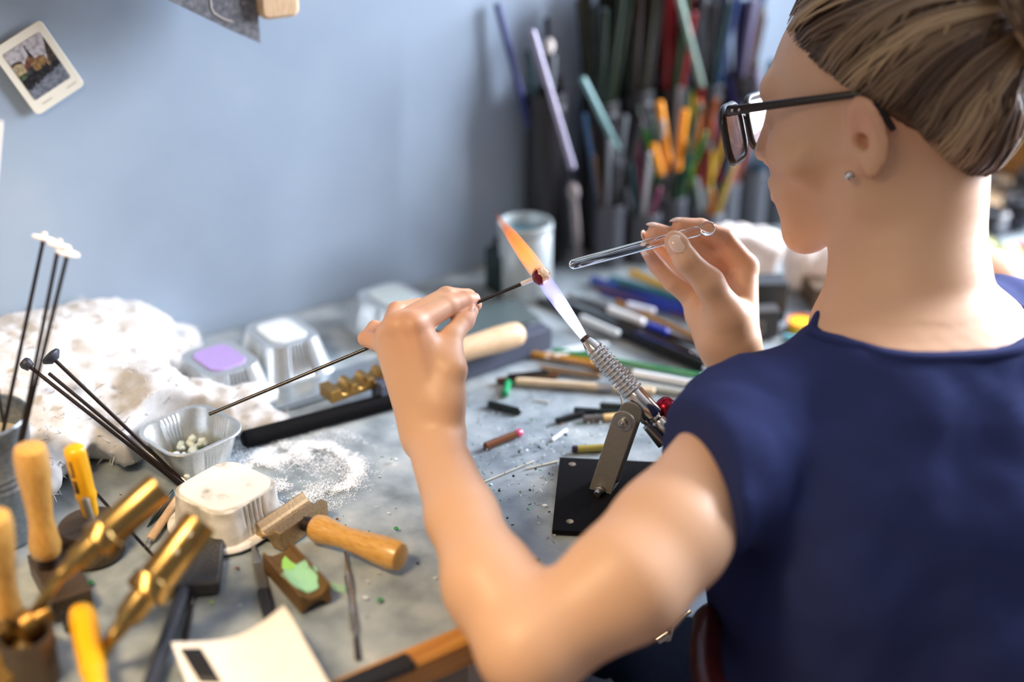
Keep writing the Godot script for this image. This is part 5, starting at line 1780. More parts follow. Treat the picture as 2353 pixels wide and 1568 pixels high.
	b.tube([V(0.6036, 0.8296, -0.7227) - o, V(0.6002, 0.8295, -0.7316) - o, V(0.6002, 0.8227, -0.7276) - o, V(0.6024, 0.8185, -0.7168) - o], 0.0012, 8)
	part(t, "wire_loop", b, M.steel)
	# flame: a white-blue core that turns orange behind the bead
	var bead: Vector3 = V(0.5612, 0.9263, -0.7955)
	var tail: Vector3 = V(0.5480, 0.9723, -0.8520)
	flame(tip, bead, tail)

func flame(tip: Vector3, bead: Vector3, tail: Vector3) -> void:
	var t := thing("torch_flame", "narrow gas flame, blue-white at the nozzle and orange behind the bead", "flame", at(tip))
	var near := MB.new()
	var far := MB.new()
	var d1 := bead - tip
	var d2 := tail - bead
	var nm := _flame_mat([0.0, Color(0.97, 0.97, 1.0, 0.60), 0.3, Color(0.84, 0.86, 1.0, 0.42), 0.65, Color(0.70, 0.70, 0.96, 0.24), 1.0, Color(0.66, 0.62, 0.86, 0.16)], 1.2)
	var fm := _flame_mat([0.0, Color(0.90, 0.70, 0.58, 0.16), 0.3, Color(0.95, 0.66, 0.34, 0.27), 0.6, Color(0.90, 0.52, 0.18, 0.24), 0.85, Color(0.62, 0.34, 0.18, 0.10), 1.0, Color(0.3, 0.14, 0.08, 0.0)], 1.0)
	for k in [1.0, 0.72, 0.45]:
		near = MB.new()
		far = MB.new()
		_flame_body(near, [[Vector3.ZERO, 0.0032 * k], [d1 * 0.1, 0.0040 * k], [d1 * 0.3, 0.0052 * k], [d1 * 0.55, 0.0062 * k], [d1 * 0.8, 0.0066 * k], [d1 * 1.0, 0.0058 * k]])
		_flame_body(far, [[d1 * 0.98, 0.0064 * k], [d1 + d2 * 0.12, 0.0074 * k], [d1 + d2 * 0.35, 0.0068 * k], [d1 + d2 * 0.6, 0.0052 * k], [d1 + d2 * 0.82, 0.0034 * k], [d1 + d2, 0.0010 * k]])
		part(t, "blue_cone", near.mesh(), nm, "blue-white inner cone")
		part(t, "orange_tail", far.mesh(), fm, "orange outer tail")
	var l := OmniLight3D.new()
	l.name = "flame_light"
	l.position = d1 * 0.5
	l.light_color = srgb(214, 214, 255)
	l.light_energy = 0.0012
	l.light_size = 0.004
	l.omni_range = 6.0
	l.omni_attenuation = 2.0
	l.shadow_enabled = true
	t.add_child(l)

func _flame_body(b: MB, steps: Array) -> void:
	var ax: Vector3 = (steps[-1][0] - steps[0][0]).normalized()
	var fr := along(Vector3.ZERO, ax).basis
	var L: float = steps[-1][0].distance_to(steps[0][0])
	var rings := []
	var vs := []
	for s in steps:
		var ring := PackedVector3Array()
		for k in 16:
			var a := TAU * k / 16.0
			ring.append(s[0] + fr * V(cos(a) * s[1], 0, sin(a) * s[1]))
		rings.append(ring)
	b.loft(rings)
	b.has_uv = true
	for p in b.v:
		b.uv.append(Vector2(clampf((p - steps[0][0]).dot(ax) / L, 0.005, 0.995), 0.5))

func _flame_mat(stops: Array, power: float) -> StandardMaterial3D:
	var gr := Gradient.new()
	var offs := PackedFloat32Array()
	var cs := PackedColorArray()
	for i in range(0, stops.size(), 2):
		offs.append(stops[i])
		cs.append(stops[i + 1])
	gr.offsets = offs
	gr.colors = cs
	var gt := GradientTexture2D.new()
	gt.gradient = gr
	gt.width = 128
	gt.height = 4
	var m := mat(Color(1, 1, 1, 1), 1.0)
	m.metallic_specular = 0.0
	m.transparency = BaseMaterial3D.TRANSPARENCY_ALPHA
	m.albedo_texture = gt
	m.texture_repeat = false
	m.emission_enabled = true
	m.emission = Color.BLACK
	m.emission_texture = gt
	m.emission_energy_multiplier = power
	return m

func held_things() -> void:
	# thin steel rod with a bead, in the left hand
	var e: Vector3 = V(0.2953, 0.8208, -0.9096)
	var j: Vector3 = V(0.5448, 0.9196, -0.8025)
	var bead: Vector3 = V(0.5610, 0.9270, -0.7960)
	var d := (bead - e).normalized()
	var t := thing("bead_rod", "long thin steel rod with a red and peach glass bead, held in the left hand", "rod", along(e, d))
	var L := e.distance_to(j)
	var Lb := e.distance_to(bead)
	part(t, "rod", rod_mesh(L, 0.00155, 12), mat(srgb(84, 82, 80), 0.3, 1.0))
	part(t, "release_coat", rod_mesh(Lb - L, 0.0021, 12), M.white_clay, "white clay coat", at(V(0, L, 0)))
	var b := MB.new()
	b.ball(V(0.0083, 0.0080, 0.0083), Transform3D(Basis(), V(0, Lb, 0)), 18)
	var bead_m := tri_tex(mat(Color.WHITE, 0.06), ntex([0.0, srgb(196, 110, 70), 0.35, srgb(236, 176, 128), 0.6, srgb(246, 214, 178), 1.0, srgb(255, 240, 220)], 0.02, 3), Vector3.ONE * 45)
	bead_m.clearcoat_enabled = true
	bead_m.clearcoat = 1.0
	bead_m.clearcoat_roughness = 0.03
	var bn := part(t, "bead", b, bead_m, "round peach glass bead with pale swirls")
	# the dark red half, its edge wavy
	b = MB.new()
	var rings := []
	for i in 9:
		var th := PI * 0.44 * i / 8.0 + 0.03
		var ring := PackedVector3Array()
		for k in 28:
			var a := TAU * k / 28.0
			var wob := (0.10 * sin(a * 3.0) + 0.06 * sin(a * 7.0 + 1.0)) * i / 8.0
			var q := th + wob
			ring.append(V(sin(q) * cos(a) * 0.0085, Lb - cos(q) * 0.0082, sin(q) * sin(a) * 0.0085))
		rings.append(ring)
	b.loft(rings)
	part(bn, "red_half", b, gl(104, 14, 34, 0.08), "dark red half")
	b = MB.new()
	for s in [0.5, 1.4, 2.4]:
		var pts := []
		for i in 13:
			var a: float = s + i * 0.16
			var y := 0.0035 + 0.0022 * sin(i * 0.6 + s * 3.0)
			var rr := sqrt(maxf(0.0, 0.0083 * 0.0083 - y * y))
			pts.append(V(cos(a) * rr, Lb + y * 0.95, sin(a) * rr))
		b.tube(pts, 0.0004, 6)
	part(bn, "swirl", b, gl(255, 236, 214, 0.1))
	# clear glass rod in the right hand
	var g0: Vector3 = V(0.5878, 0.9307, -0.7938)
	var g1: Vector3 = V(0.6984, 0.9581, -0.7419)
	var gd := g1 - g0
	var t2 := thing("clear_glass_rod", "clear glass rod with a rounded knob end, held in the right hand", "glass rod", along(g0, gd))
	var GL := gd.length()
	part(t2, "rod", _lathe_of([0.0, 0.0, 0.0022, 0.0004, 0.0040, 0.0022, 0.0046, 0.0050, 0.0047, 0.012, 0.0047, GL * 0.84, 0.0043, GL * 0.86, 0.0047, GL * 0.885, 0.0046, GL * 0.925, 0.0036, GL * 0.945, 0.0054, GL * 0.965, 0.0066, GL * 1.0, 0.0054, GL * 1.035, 0.0026, GL * 1.052, 0.0, GL * 1.055], 28), M.clear)

func brass_torches() -> void:
	var list := [
		[V(0.2037, 0.8651, -0.7554), V(0.1581, 0.8413, -0.7515), 0.0125, V(0.1300, 0.8242, -0.7533), V(0.1090, 0.7935, -0.7623), V(0.0967, 0.7678, -0.7685), "upper blurred brass gas torch head pointing up right in the left foreground", false],
		[V(0.2224, 0.8395, -0.7344), V(0.1769, 0.8098, -0.7201), 0.0130, V(0.1588, 0.7959, -0.7170), V(0.1392, 0.7696, -0.7211), V(0.1213, 0.7389, -0.7214), "lower blurred brass gas torch head with air holes, nearest the black paddle", true]]
	for q in list:
		var tip: Vector3 = q[0]
		var d: Vector3 = q[1] - q[0]
		var L := d.length()
		var r: float = q[2]
		var t := thing("brass_torch", q[6], "gas torch", along(tip, d, V(0, 1, 0)), "brass gas torches in the foreground")
		var b := MB.new()
		b.lathe([r * 0.72, 0.004, r * 0.74, 0.0, r * 0.98, 0.0, r, 0.0012, r, L * 0.86, r * 0.96, L * 0.88, 0.0, L * 0.88, 0.0, 0.010, r * 0.72, 0.010, r * 0.72, 0.004], Transform3D(), 32)
		part(t, "barrel", b, M.brass)
		b = MB.new()
		b.lathe([0.0, L * 0.86, r * 1.05, L * 0.86, r * 1.24, L * 0.90, r * 1.24, L * 1.08, r * 1.05, L * 1.12, 0.0, L * 1.12], Transform3D(), 6)
		part(t, "hex_nut", b, M.brass)
		b = MB.new()
		b.lathe([0.0, L * 1.1, r * 0.78, L * 1.1, r * 0.72, L * 1.42, r * 0.46, L * 1.52, r * 0.42, L * 1.70, 0.0, L * 1.70], Transform3D(), 24)
		part(t, "neck", b, M.brass)
		if q[7]:
			for yy in [0.22, 0.48]:
				b = MB.new()
				b.lathe([0.0, 0.0, 0.0022, 0.0, 0.0022, 0.0006, 0.0, 0.0006], along(V(0.0105, L * yy, 0.0045).normalized() * 0.0 + V(r * 0.80, L * yy, r * 0.60), V(0.80, 0, 0.60)), 14)
				part(t, "air_hole", b, mat(srgb(196, 186, 160), 0.6))
		var inv: Transform3D = t.transform.affine_inverse()
		b = MB.new()
		var pts := []
		var c := Curve3D.new()
		c.add_point(tip + d * 1.66, Vector3.ZERO, d * 0.15)
		c.add_point(q[3], d * -0.1, d * 0.1)
		c.add_point(q[4], (q[4] - q[5]) * 0.3, (q[5] - q[4]) * 0.3)
		c.add_point(q[5])
		for p in c.tessellate(4, 4):
			pts.append(inv * p)
		b.tube(pts, r * 0.36, 12)
		part(t, "gas_tube", b, M.brass)
	# the valve block both tubes come from
	var o := V(0.0700, 0.752, -0.7600)
	var vb := thing("valve_block", "blurred brass valve block with round knobs in the bottom left corner", "valve", at(V(0.0834, 0.7500, -0.7529)))
	var inv2: Transform3D = vb.transform.affine_inverse()
	for q in [[V(0.0941, 0.7845, -0.7601), V(0.1169, 0.7890, -0.7610), 0.011, "valve_body"], [V(0.0832, 0.7729, -0.7537), V(0.0994, 0.7607, -0.7491), 0.013, "valve_body"], [V(0.0754, 0.7810, -0.7638), V(0.0902, 0.7891, -0.7588), 0.010, "valve_body"]]:
		var b := MB.new()
		var dd: Vector3 = q[1] - q[0]
		b.lathe([0.0, 0.0, q[2] * 0.8, 0.0, q[2], 0.002, q[2], dd.length() * 0.45, q[2] * 0.7, dd.length() * 0.5, q[2] * 0.75, dd.length() * 0.95, 0.0, dd.length()], inv2 * along(q[0], dd), 20)
		part(vb, q[3], b, M.brass_dark)
	var kb := MB.new()
	kb.lathe([0.0, 0.0, 0.012, 0.0, 0.0135, 0.002, 0.0135, 0.010, 0.012, 0.012, 0.0, 0.012], inv2 * along(V(0.0793, 0.7635, -0.7507), V(-0.5, 0.6, 0.6)), 24)
	part(vb, "knob", kb, M.brass_dark)
	kb = MB.new()
	kb.tube([inv2 * V(0.0989, 0.7826, -0.7625), inv2 * V(0.0918, 0.7662, -0.7574), inv2 * V(0.0860, 0.7500, -0.7512)], 0.007, 12)
	part(vb, "stand", kb, M.brass_dark)

func wall_things() -> void:
	# picture card on the wall
	var tl: Vector3 = V(0.2342, 1.0870, -1.1960)
	var tr: Vector3 = V(0.2801, 1.1074, -1.1960)
	var br: Vector3 = V(0.3058, 1.0418, -1.1960)
	var bl: Vector3 = V(0.2546, 1.0161, -1.1960)
	var c := (tl + tr + br + bl) / 4.0
	var right := ((tr - tl) + (br - bl)).normalized()
	var w := ((tr - tl).length() + (br - bl).length()) / 2.0
	var h := ((tl - bl).length() + (tr - br).length()) / 2.0
	var upv := V(0, 0, 1).cross(right)
	var t := thing("picture_card", "tilted cream-bordered picture card of an old town with a spire, on the wall", "card", Transform3D(Basis(right, upv, V(0, 0, 1)), c))
	var b := MB.new()
	b.prism(rrect(w, h, w * 0.09, 6), 0.0, 0.0022, 0.0004, Transform3D(Basis(V(1, 0, 0), V(0, 0, 1), V(0, 1, 0)), Vector3.ZERO))
	part(t, "card", b, mat(srgb(226, 222, 206), 0.5))
	var pic := MB.new()
	var pw := w * 0.74
	var ph := h * 0.70
	pic.prism(rrect(pw, ph, pw * 0.05, 4), 0.0020, 0.0025, 0.0, Transform3D(Basis(V(1, 0, 0), V(0, 0, 1), V(0, 1, 0)), V(0, h * 0.035, 0)))
	pic.has_uv = true
	for p in pic.v:
		pic.uv.append(Vector2(p.x / pw + 0.5, 0.5 - (p.y - h * 0.035) / ph))
	var pm := mat(Color.WHITE, 0.35)
	pm.albedo_texture = ImageTexture.create_from_image(town_picture())
	part(t, "print", pic, pm, "printed street view with church spire and houses")
	# grey scribbled captions at the lower corners
	for q in [[-0.20, "captions"], [0.30, "captions"]]:
		b = MB.new()
		var pts := []
		for i in 15:
			pts.append(V(q[0] * w + (i - 7) * w * 0.014, -h * 0.405 + sin(i * 2.1) * h * 0.006, 0.0023))
		b.tube(pts, w * 0.004, 5)
		part(t, "caption", b, mat(srgb(120, 120, 116), 0.8))
	# the trowel that hangs from a shelf above the view
	var p0: Vector3 = V(0.4643, 1.0728, -1.1350)
	var xr := V(1, 0, 0)
	t = thing("float_trowel", "grey metal trowel blade with pale wooden handle hanging at the top of the wall", "trowel", at(p0))
	b = MB.new()
	var poly := PackedVector2Array([Vector2(0, 0), Vector2(0.002, 0.16), Vector2(-0.17, 0.16), Vector2(-0.155, 0.092), Vector2(-0.028, 0.0155)])
	b.prism(poly, -0.0008, 0.0008, 0.0, Transform3D(Basis(V(1, 0, 0), V(0, 0, 1), V(0, 1, 0)), Vector3.ZERO))
	part(t, "blade", b, M.blade)
	b = MB.new()
	b.prism(rrect(0.040, 0.13, 0.008, 5), -0.011, 0.011, 0.003, Transform3D(Basis(V(1, 0, 0), V(0, 0, 1), V(0, 1, 0)), V(0.0195, 0.088, 0)))
	part(t, "handle", b, M.pale_wood)
	b = MB.new()
	b.tube([V(-0.045, 0.060, 0.0011), V(-0.046, 0.040, 0.0011), V(-0.044, 0.034, 0.0011), V(-0.034, 0.0265, 0.0011)], 0.0011, 6, 3, 0.4)
	b.tube([V(-0.034, 0.0265, 0.0011), V(-0.026, 0.0235, 0.0011)], 0.0015, 6, 3, 0.4)
	part(t, "plaster_smear", b, mat(srgb(164, 158, 156), 0.9), "pale dried plaster smears")
	b = MB.new()
	b.lathe([0.0, 0.0, 0.0022, 0.0, 0.0020, 0.0008, 0.0, 0.001], along(V(-0.014, 0.040, 0.0008), V(0, 0, 1)), 12)
	part(t, "rivet", b, M.steel)
	b = MB.new()
	b.tube([V(-0.02, 0.150, -0.03), V(-0.02, 0.150, 0.0), V(-0.02, 0.162, 0.004)], 0.002, 8)
	b.tube([V(-0.02, 0.150, -0.062), V(-0.02, 0.150, -0.03)], 0.002, 8)
	part(t, "hook", b, M.steel)
	# shelf over the bench, out of view: it keeps the top of the wall dim
	var sh := thing("wall_shelf", "wooden shelf on the wall above the bench, over the hanging trowel", "shelf", at(V(0.35, 1.40, -1.06)))
	b = MB.new()
	b.box(V(1.1, 0.022, 0.26), at(Vector3.ZERO), 0.002)
	part(sh, "board", b, M.oak)
	for s in [-0.4, 0.4]:
		b = MB.new()
		b.prism(PackedVector2Array([Vector2(0, 0), Vector2(0.18, 0), Vector2(0, -0.16)]), -0.009, 0.009, 0.001, Transform3D(Basis(V(0, 0, 1), V(1, 0, 0), V(0, 1, 0)), V(s, -0.011, -0.135)))
		part(sh, "bracket", b, M.oak)

func town_picture() -> Image:
	# painted pixel by pixel: pale sky, a dark spire, ochre and red houses, a square with people
	var W := 128
	var Hh := 168
	var im := Image.create(W, Hh, false, Image.FORMAT_RGB8)
	var n := FastNoiseLite.new()
	n.seed = 5
	n.frequency = 0.05
	n.fractal_octaves = 4
	for y in Hh:
		for x in W:
			var u := float(x) / W
			var v := float(y) / Hh
			var k := n.get_noise_2d(x, y)
			var c := srgb(172, 168, 172)
			var roof := 0.36 - 0.10 * exp(-pow((u - 0.42) * 9.0, 2)) + k * 0.02
			if u < 0.26: roof = 0.22 + 0.30 * absf(u - 0.10)
			elif u > 0.78: roof = 0.50 - (u - 0.78) * 1.9
			var spire := absf(u - 0.50) < 0.012 + maxf(0.0, v - 0.10) * 0.16 and v > 0.06 and v < 0.40
			if spire: c = srgb(34, 34, 38)
			if v > roof:
				if u < 0.24:
					c = srgb(168, 148, 112) if v < 0.48 else srgb(60, 76, 52)
					if fposmod(u * 11.0, 1.0) < 0.35 and fposmod(v * 9.0, 1.0) < 0.45 and v < 0.44: c = srgb(120, 132, 122)
					if v < roof + 0.05: c = srgb(62, 58, 46)
				elif u < 0.40: c = srgb(96, 62, 50) if v < 0.45 else srgb(36, 38, 44)
				elif u < 0.78: c = srgb(112, 78, 52) if v < 0.40 else srgb(128, 100, 62)
				else: c = srgb(58, 50, 44)
				if v > 0.56 + k * 0.10: c = srgb(24, 26, 32)
				if v > 0.76 - (u - 0.3) * 0.12 + k * 0.07: c = srgb(104, 110, 122)
			c = c.lightened(clampf(k * 0.25, 0, 1)) if k > 0 else c.darkened(clampf(-k * 0.4, 0, 1))
			im.set_pixel(x, y, c)
	return im

func far_end() -> void:
	# white fibre bricks
	for q in [[V(0.985, 0.752, -0.985), V(0.082, 0.060, 0.060), 0.3, "white fibre brick beyond the right hand, the left one of the pair"], [V(1.040, 0.752, -0.915), V(0.070, 0.056, 0.058), 0.5, "white fibre brick right under the chin, nearer one of the pair"]]:
		var fl := Field.new(q[0] - q[1] * 0.75, q[0] + q[1] * V(0.75, 1.3, 0.75), 0.005)
		for i in 7:
			for j in 3:
				var a := i * 0.9 + j * 2.0
				fl.ell(q[0] + V(cos(a) * q[1].x * 0.26, q[1].y * (0.2 + 0.3 * j), sin(a * 1.3) * q[1].z * 0.26), Basis(Vector3.UP, a), V(q[1].x * 0.27, q[1].y * 0.24, q[1].z * 0.27), 0.012)
		var n := FastNoiseLite.new()
		n.seed = 31
		n.frequency = 45.0
		fl.ripple(n, 0.006)
		fl.cut(q[0] + V(0, 0.0005, 0), V(0, -1, 0))
		one("fibre_brick", body_mesh([fl]), M.white_clay, q[3], "fibre brick", at(q[0]) * at(-q[0]), "white fibre bricks at the far end of the bench")
	var list := [
		["wooden_box", V(1.035, 0.752, -0.880), V(0.070, 0.024, 0.050), 0.45, M.box_brown, "low brown wooden box under the white fibre brick by the neck", "box"],
		["metal_box", V(0.930, 0.752, -0.895), V(0.052, 0.044, 0.030), 0.55, M.box_grey, "dark grey metal box right of the raised wrist", "box"],
		["metal_box", V(0.895, 0.752, -0.862), V(0.042, 0.030, 0.020), 0.50, M.box_grey2, "smaller dark box with a pale square outline in front of the grey one", "box"]]
	for q in list:
		var t := thing(q[0], q[5], q[6], at(q[1], -q[3]))
		var b := MB.new()
		b.box(q[2], at(V(0, q[2].y / 2, 0)), 0.0015)
		part(t, "body", b, q[4])
		b = MB.new()
		b.box(V(q[2].x * 1.01, 0.003, q[2].z * 1.02), at(V(0, q[2].y + 0.0012, 0)), 0.0008)
		part(t, "lid", b, q[4])
		if q[1].x < 0.9:
			b = MB.new()
			for e in [[V(0, 0.006, 0), V(0.018, 0.0016, 0.0006)], [V(0, -0.006, 0), V(0.018, 0.0016, 0.0006)], [V(0.0083, 0, 0), V(0.0016, 0.012, 0.0006)], [V(-0.0083, 0, 0), V(0.0016, 0.012, 0.0006)]]:
				b.box(e[1], at(V(-0.004, 0.014, q[2].z / 2 + 0.0002) + e[0]))
			part(t, "square_print", b, mat(srgb(150, 146, 140), 0.6))
	var d := thing("yellow_tin", "round yellow tin with a red rim between the boxes and the shoulder", "tin", at(V(0.948, 0.752, -0.845)))
	part(d, "tin", _lathe_of([0.0, 0.0, 0.0165, 0.0, 0.017, 0.001, 0.017, 0.009, 0.0, 0.009], 28), mat(srgb(240, 192, 20), 0.35))
	part(d, "rim", _lathe_of([0.0155, 0.0085, 0.0175, 0.0085, 0.0175, 0.0102, 0.0155, 0.0102, 0.0155, 0.0085], 28), mat(srgb(214, 60, 34), 0.35))
	one("cyan_strip", rod_mesh(0.07, 0.004, 10), gl(110, 184, 200, 0.2), "pale cyan glass strip lying below the dark boxes by the shoulder", "glass strip", along(V(0.9132, 0.7540, -0.8393), V(0.9329, 0.7540, -0.8071) - V(0.9132, 0.7540, -0.8393)))
	# a narrow cupboard on the bench, behind the head: it keeps the low window light off the canes
	var cb := thing("narrow_cupboard", "narrow wooden cupboard standing on the bench behind the woman's head", "cupboard", at(V(1.70, 0.752, -1.075)))
	var cbb := MB.new()
	cbb.box(V(0.24, 0.46, 0.23), at(V(0, 0.23, 0)), 0.002)
	part(cb, "carcass", cbb, M.oak)
	cbb = MB.new()
	cbb.box(V(0.225, 0.44, 0.014), at(V(0, 0.23, 0.122)), 0.002)
	var cbd := part(cb, "door", cbb, M.oak)
	part(cbd, "knob", _lathe_of([0.0, 0.0, 0.008, 0.0, 0.010, 0.008, 0.006, 0.016, 0.0, 0.017], 14), M.brass, "", along(V(-0.09, 0.24, 0.129), V(0, 0, 1)))
	# right of the neck: ear defenders, cloth, film, wood
	var e := thing("ear_defenders", "dark ear defenders lying on the bench right of the neck", "ear defenders", at(V(1.3795, 0.7500, -0.9102)))
	for s in [-1.0, 1.0]:
		var b := MB.new()
		b.ball(V(0.030, 0.018, 0.024), at(V(s * 0.034, 0.018, 0.0)), 10)
		part(e, "ear_cup", b, M.black_blue)
		b = MB.new()
		b.lathe([0.014, 0.0, 0.024, 0.0, 0.026, 0.005, 0.022, 0.010, 0.014, 0.008, 0.014, 0.0], at(V(s * 0.034, 0.030, 0.0)), 20)
		part(e, "cushion", b, M.black)
	var bb := MB.new()
	var pts := []
	for i in 13:
		var a := PI * i / 12.0
		pts.append(V(cos(a) * 0.060, 0.030 + sin(a) * 0.020, -sin(a) * 0.065))
	bb.tube(pts, 0.006, 8, 3, 0.5)
	part(e, "band", bb, M.black)
	rod("red_grip", "red plastic tool grip lying in front of the ear defenders at the right edge", "tool grip", V(1.3286, 0.7600, -0.8547), V(1.3299, 0.7600, -0.7996), 0.0085, gl(206, 44, 30, 0.3))
	var cl := MB.new()
	var rings := []
	var c0: Vector3 = V(1.2482, 0.7540, -0.8515)
	for i in 9:
		var ring := PackedVector3Array()
		for j in 9:
			ring.append(c0 + V(i * 0.0075, 0.012 + 0.010 * sin(i * 0.8) * cos(j * 0.7) + 0.006 * sin(j * 1.3), -0.03 + j * 0.0085 - i * 0.001))
		for j in range(8, -1, -1):
			ring.append(ring[j] - V(0, 0.0018, 0))
		rings.append(ring)
	cl.loft(rings)
	one("polishing_cloth", cl, mat(srgb(206, 208, 150), 0.9), "crumpled pale yellow-green cloth right of the neck", "cloth")
	cl = MB.new()
	rings = []
	c0 = V(1.2037, 0.7540, -0.7876)
	for i in 9:
		var ring := PackedVector3Array()
		for j in 9:
			ring.append(c0 + V(i * 0.009, 0.010 + 0.008 * sin(i * 1.7 + j) * cos(j * 1.1), -0.03 + j * 0.008))
		for j in range(8, -1, -1):
			ring.append(ring[j] - V(0, 0.0012, 0))
		rings.append(ring)
	cl.loft(rings)
	one("plastic_film", cl, mat(srgb(158, 200, 192), 0.15), "crumpled pale cyan plastic film right of the shoulder", "plastic film")
	var bd := MB.new()
	bd.box(V(0.13, 0.018, 0.08), at(V(0, 0.009, 0)), 0.002)
	one("wooden_board", bd, M.pale_wood, "pale wooden board behind the dark ear defenders", "board", at(V(1.4703, 0.7500, -0.9782), 0.2))
	bd = MB.new()
	bd.box(V(0.06, 0.05, 0.05), at(V(0, 0.025, 0)), 0.004)
	one("black_case", bd, M.black, "black case on the bench beside the hair at the right edge", "case", at(V(1.5056, 0.7500, -0.9547), 0.4))

func chair() -> void:
	var c := V(0.77, 0.0, -0.37)
	var t := thing("armchair", "dark red-brown bentwood armchair the woman sits on", "chair", at(c))
	var b := MB.new()
	b.prism(rrect(0.42, 0.40, 0.12, 8), 0.385, 0.415, 0.008)
	part(t, "seat", b, M.mahogany)
	for s in [[-0.17, -0.15], [0.17, -0.15], [-0.17, 0.16], [0.17, 0.16]]:
		b = MB.new()
		b.tube([V(s[0], 0.40, s[1]), V(s[0] * 1.12, 0.0, s[1] * 1.12)], [0.017, 0.013], 12)
		part(t, "leg", b, M.mahogany)
	# round arm hoop, open at the front, on spindles
	var p: Array = []
	for i in 45:
		var a := deg_to_rad(lerpf(-52.0, 232.0, i / 44.0))  # from the front left, round the back, to the front right
		p.append(V(-cos(a) * 0.298, 0.7125 - (0.02 if i == 0 or i == 44 else 0.0), sin(a) * 0.270))
	b = MB.new()
	b.tube(p, 0.0125, 14)
	part(t, "arm_hoop", b, M.mahogany)
	for k in [6, 14, 18, 22, 26, 30, 38]:
		b = MB.new()
		var q: Vector3 = p[k]
		b.tube([V(q.x * 0.70, 0.40, q.z * 0.66), q], 0.008, 10)
		part(t, "spindle", b, M.mahogany)
	var m0: Vector3 = V(0.5354, 0.6975, -0.5815)
	var k := thing("wire_clip", "small shiny wire clip hanging by the thigh under the upper arm", "clip", at(m0))
	b = MB.new()
	b.tube([V(0.5566, 0.7155, -0.5782) - m0, V(0.5425, 0.7043, -0.5809) - m0, V(0.5376, 0.6950, -0.5786) - m0], 0.0016, 8)
	part(k, "wire", b, M.chrome)
	b = MB.new()
	b.tube([V(0.5265, 0.6971, -0.5805) - m0, V(0.5350, 0.7026, -0.5782) - m0], 0.0036, 12)
	part(k, "barrel", b, M.chrome)
	b = MB.new()
	b.tube([V(0.5376, 0.6950, -0.5786) - m0, V(0.5281, 0.6951, -0.5823) - m0], 0.0014, 8)
	part(k, "wire", b, M.chrome)

func extras() -> void:
	M.red_metal = mat(srgb(150, 20, 44), 0.25, 0.75)
	M.brass_dark = tri_tex(mat(Color.WHITE, 0.42, 0.9), ntex([0.0, srgb(92, 68, 34), 0.5, srgb(140, 108, 58), 1.0, srgb(176, 142, 84)], 0.04, 4), Vector3.ONE * 14)
	M.blade = tri_tex(mat(Color.WHITE, 0.6, 0.4), ntex([0.0, srgb(92, 94, 100), 0.6, srgb(120, 122, 128), 1.0, srgb(146, 148, 152)], 0.03, 4), Vector3.ONE * 8)
	M.box_brown = mat(srgb(86, 66, 44), 0.6)
	M.box_grey = mat(srgb(58, 62, 66), 0.5)
	M.box_grey2 = mat(srgb(66, 64, 62), 0.5)
	M.mahogany = tri_tex(mat(Color.WHITE, 0.3), ntex([0.0, srgb(46, 12, 10), 1.0, srgb(86, 28, 22)], 0.03, 3), Vector3.ONE * 6)
	torch()
	held_things()
	trays()
	wool()
	bucket()
	disc_mandrels()
	presses()
	blocks_and_grips()
	paddle()
	paper()
	small_tools()
	back_row()
	cups_and_canes()
	loose_rods()
	white_powder()
	brass_torches()
	wall_things()
	far_end()
	chair()

func white_powder() -> void:
	# spilled bead-release powder: a swept ring of grains on the zinc, right of the open tray
	var c: Vector3 = V(0.3652, 0.7522, -0.8891)
	var rng := RandomNumberGenerator.new()
	rng.seed = 41
	var n := FastNoiseLite.new()
	n.seed = 6
	n.frequency = 26.0
	n.fractal_octaves = 3
	var spots := []
	while spots.size() < 24000:
		var p := Vector2(rng.randf_range(-0.085, 0.075), rng.randf_range(-0.075, 0.075))
		var d := p.length()
		var a := atan2(p.y, p.x)
		var ring := exp(-pow((d - 0.047 - 0.004 * sin(a * 2.0)) / 0.0062, 2)) * (0.55 + 0.45 * cos(a + 0.3))
		var inner := 0.30 * exp(-pow((d - 0.026) / 0.012, 2)) * (1.0 if a < -0.5 or a > 2.0 else 0.3)
		var swipe := 0.55 * exp(-pow((p.y + 0.035 + p.x * 0.12) / 0.008, 2)) * (1.0 if p.x < 0.02 else 0.0)
		var outer := 0.06 if d < 0.075 else 0.0
		var k := (ring + inner + swipe + outer) * clampf(0.55 + n.get_noise_2d(p.x, p.y) * 1.6, 0.0, 1.2)
		if rng.randf() < k:
			spots.append(c + V(p.x, 0.0, p.y))
	var mm := MultiMesh.new()
	mm.transform_format = MultiMesh.TRANSFORM_3D
	var b := MB.new()
	b.lathe([0.0, 0.0, 0.00042, 0.0, 0.0003, 0.0002, 0.0, 0.00025], Transform3D(), 5)
	mm.mesh = b.mesh()
	mm.instance_count = spots.size()
	for i in spots.size():
		var s := rng.randf_range(0.4, 1.25)
		mm.set_instance_transform(i, Transform3D(Basis(Vector3.UP, rng.randf() * 6.0).scaled(V(s, s * 0.8, s)), spots[i]))
	var mi := MultiMeshInstance3D.new()
	mi.name = "white_powder"
	mi.multimesh = mm
	mi.material_override = mat(srgb(232, 234, 236), 0.95)
	add_child(mi)
	tag(mi, "spilled white powder swept into a ring on the zinc bench top", "powder", "", "stuff")

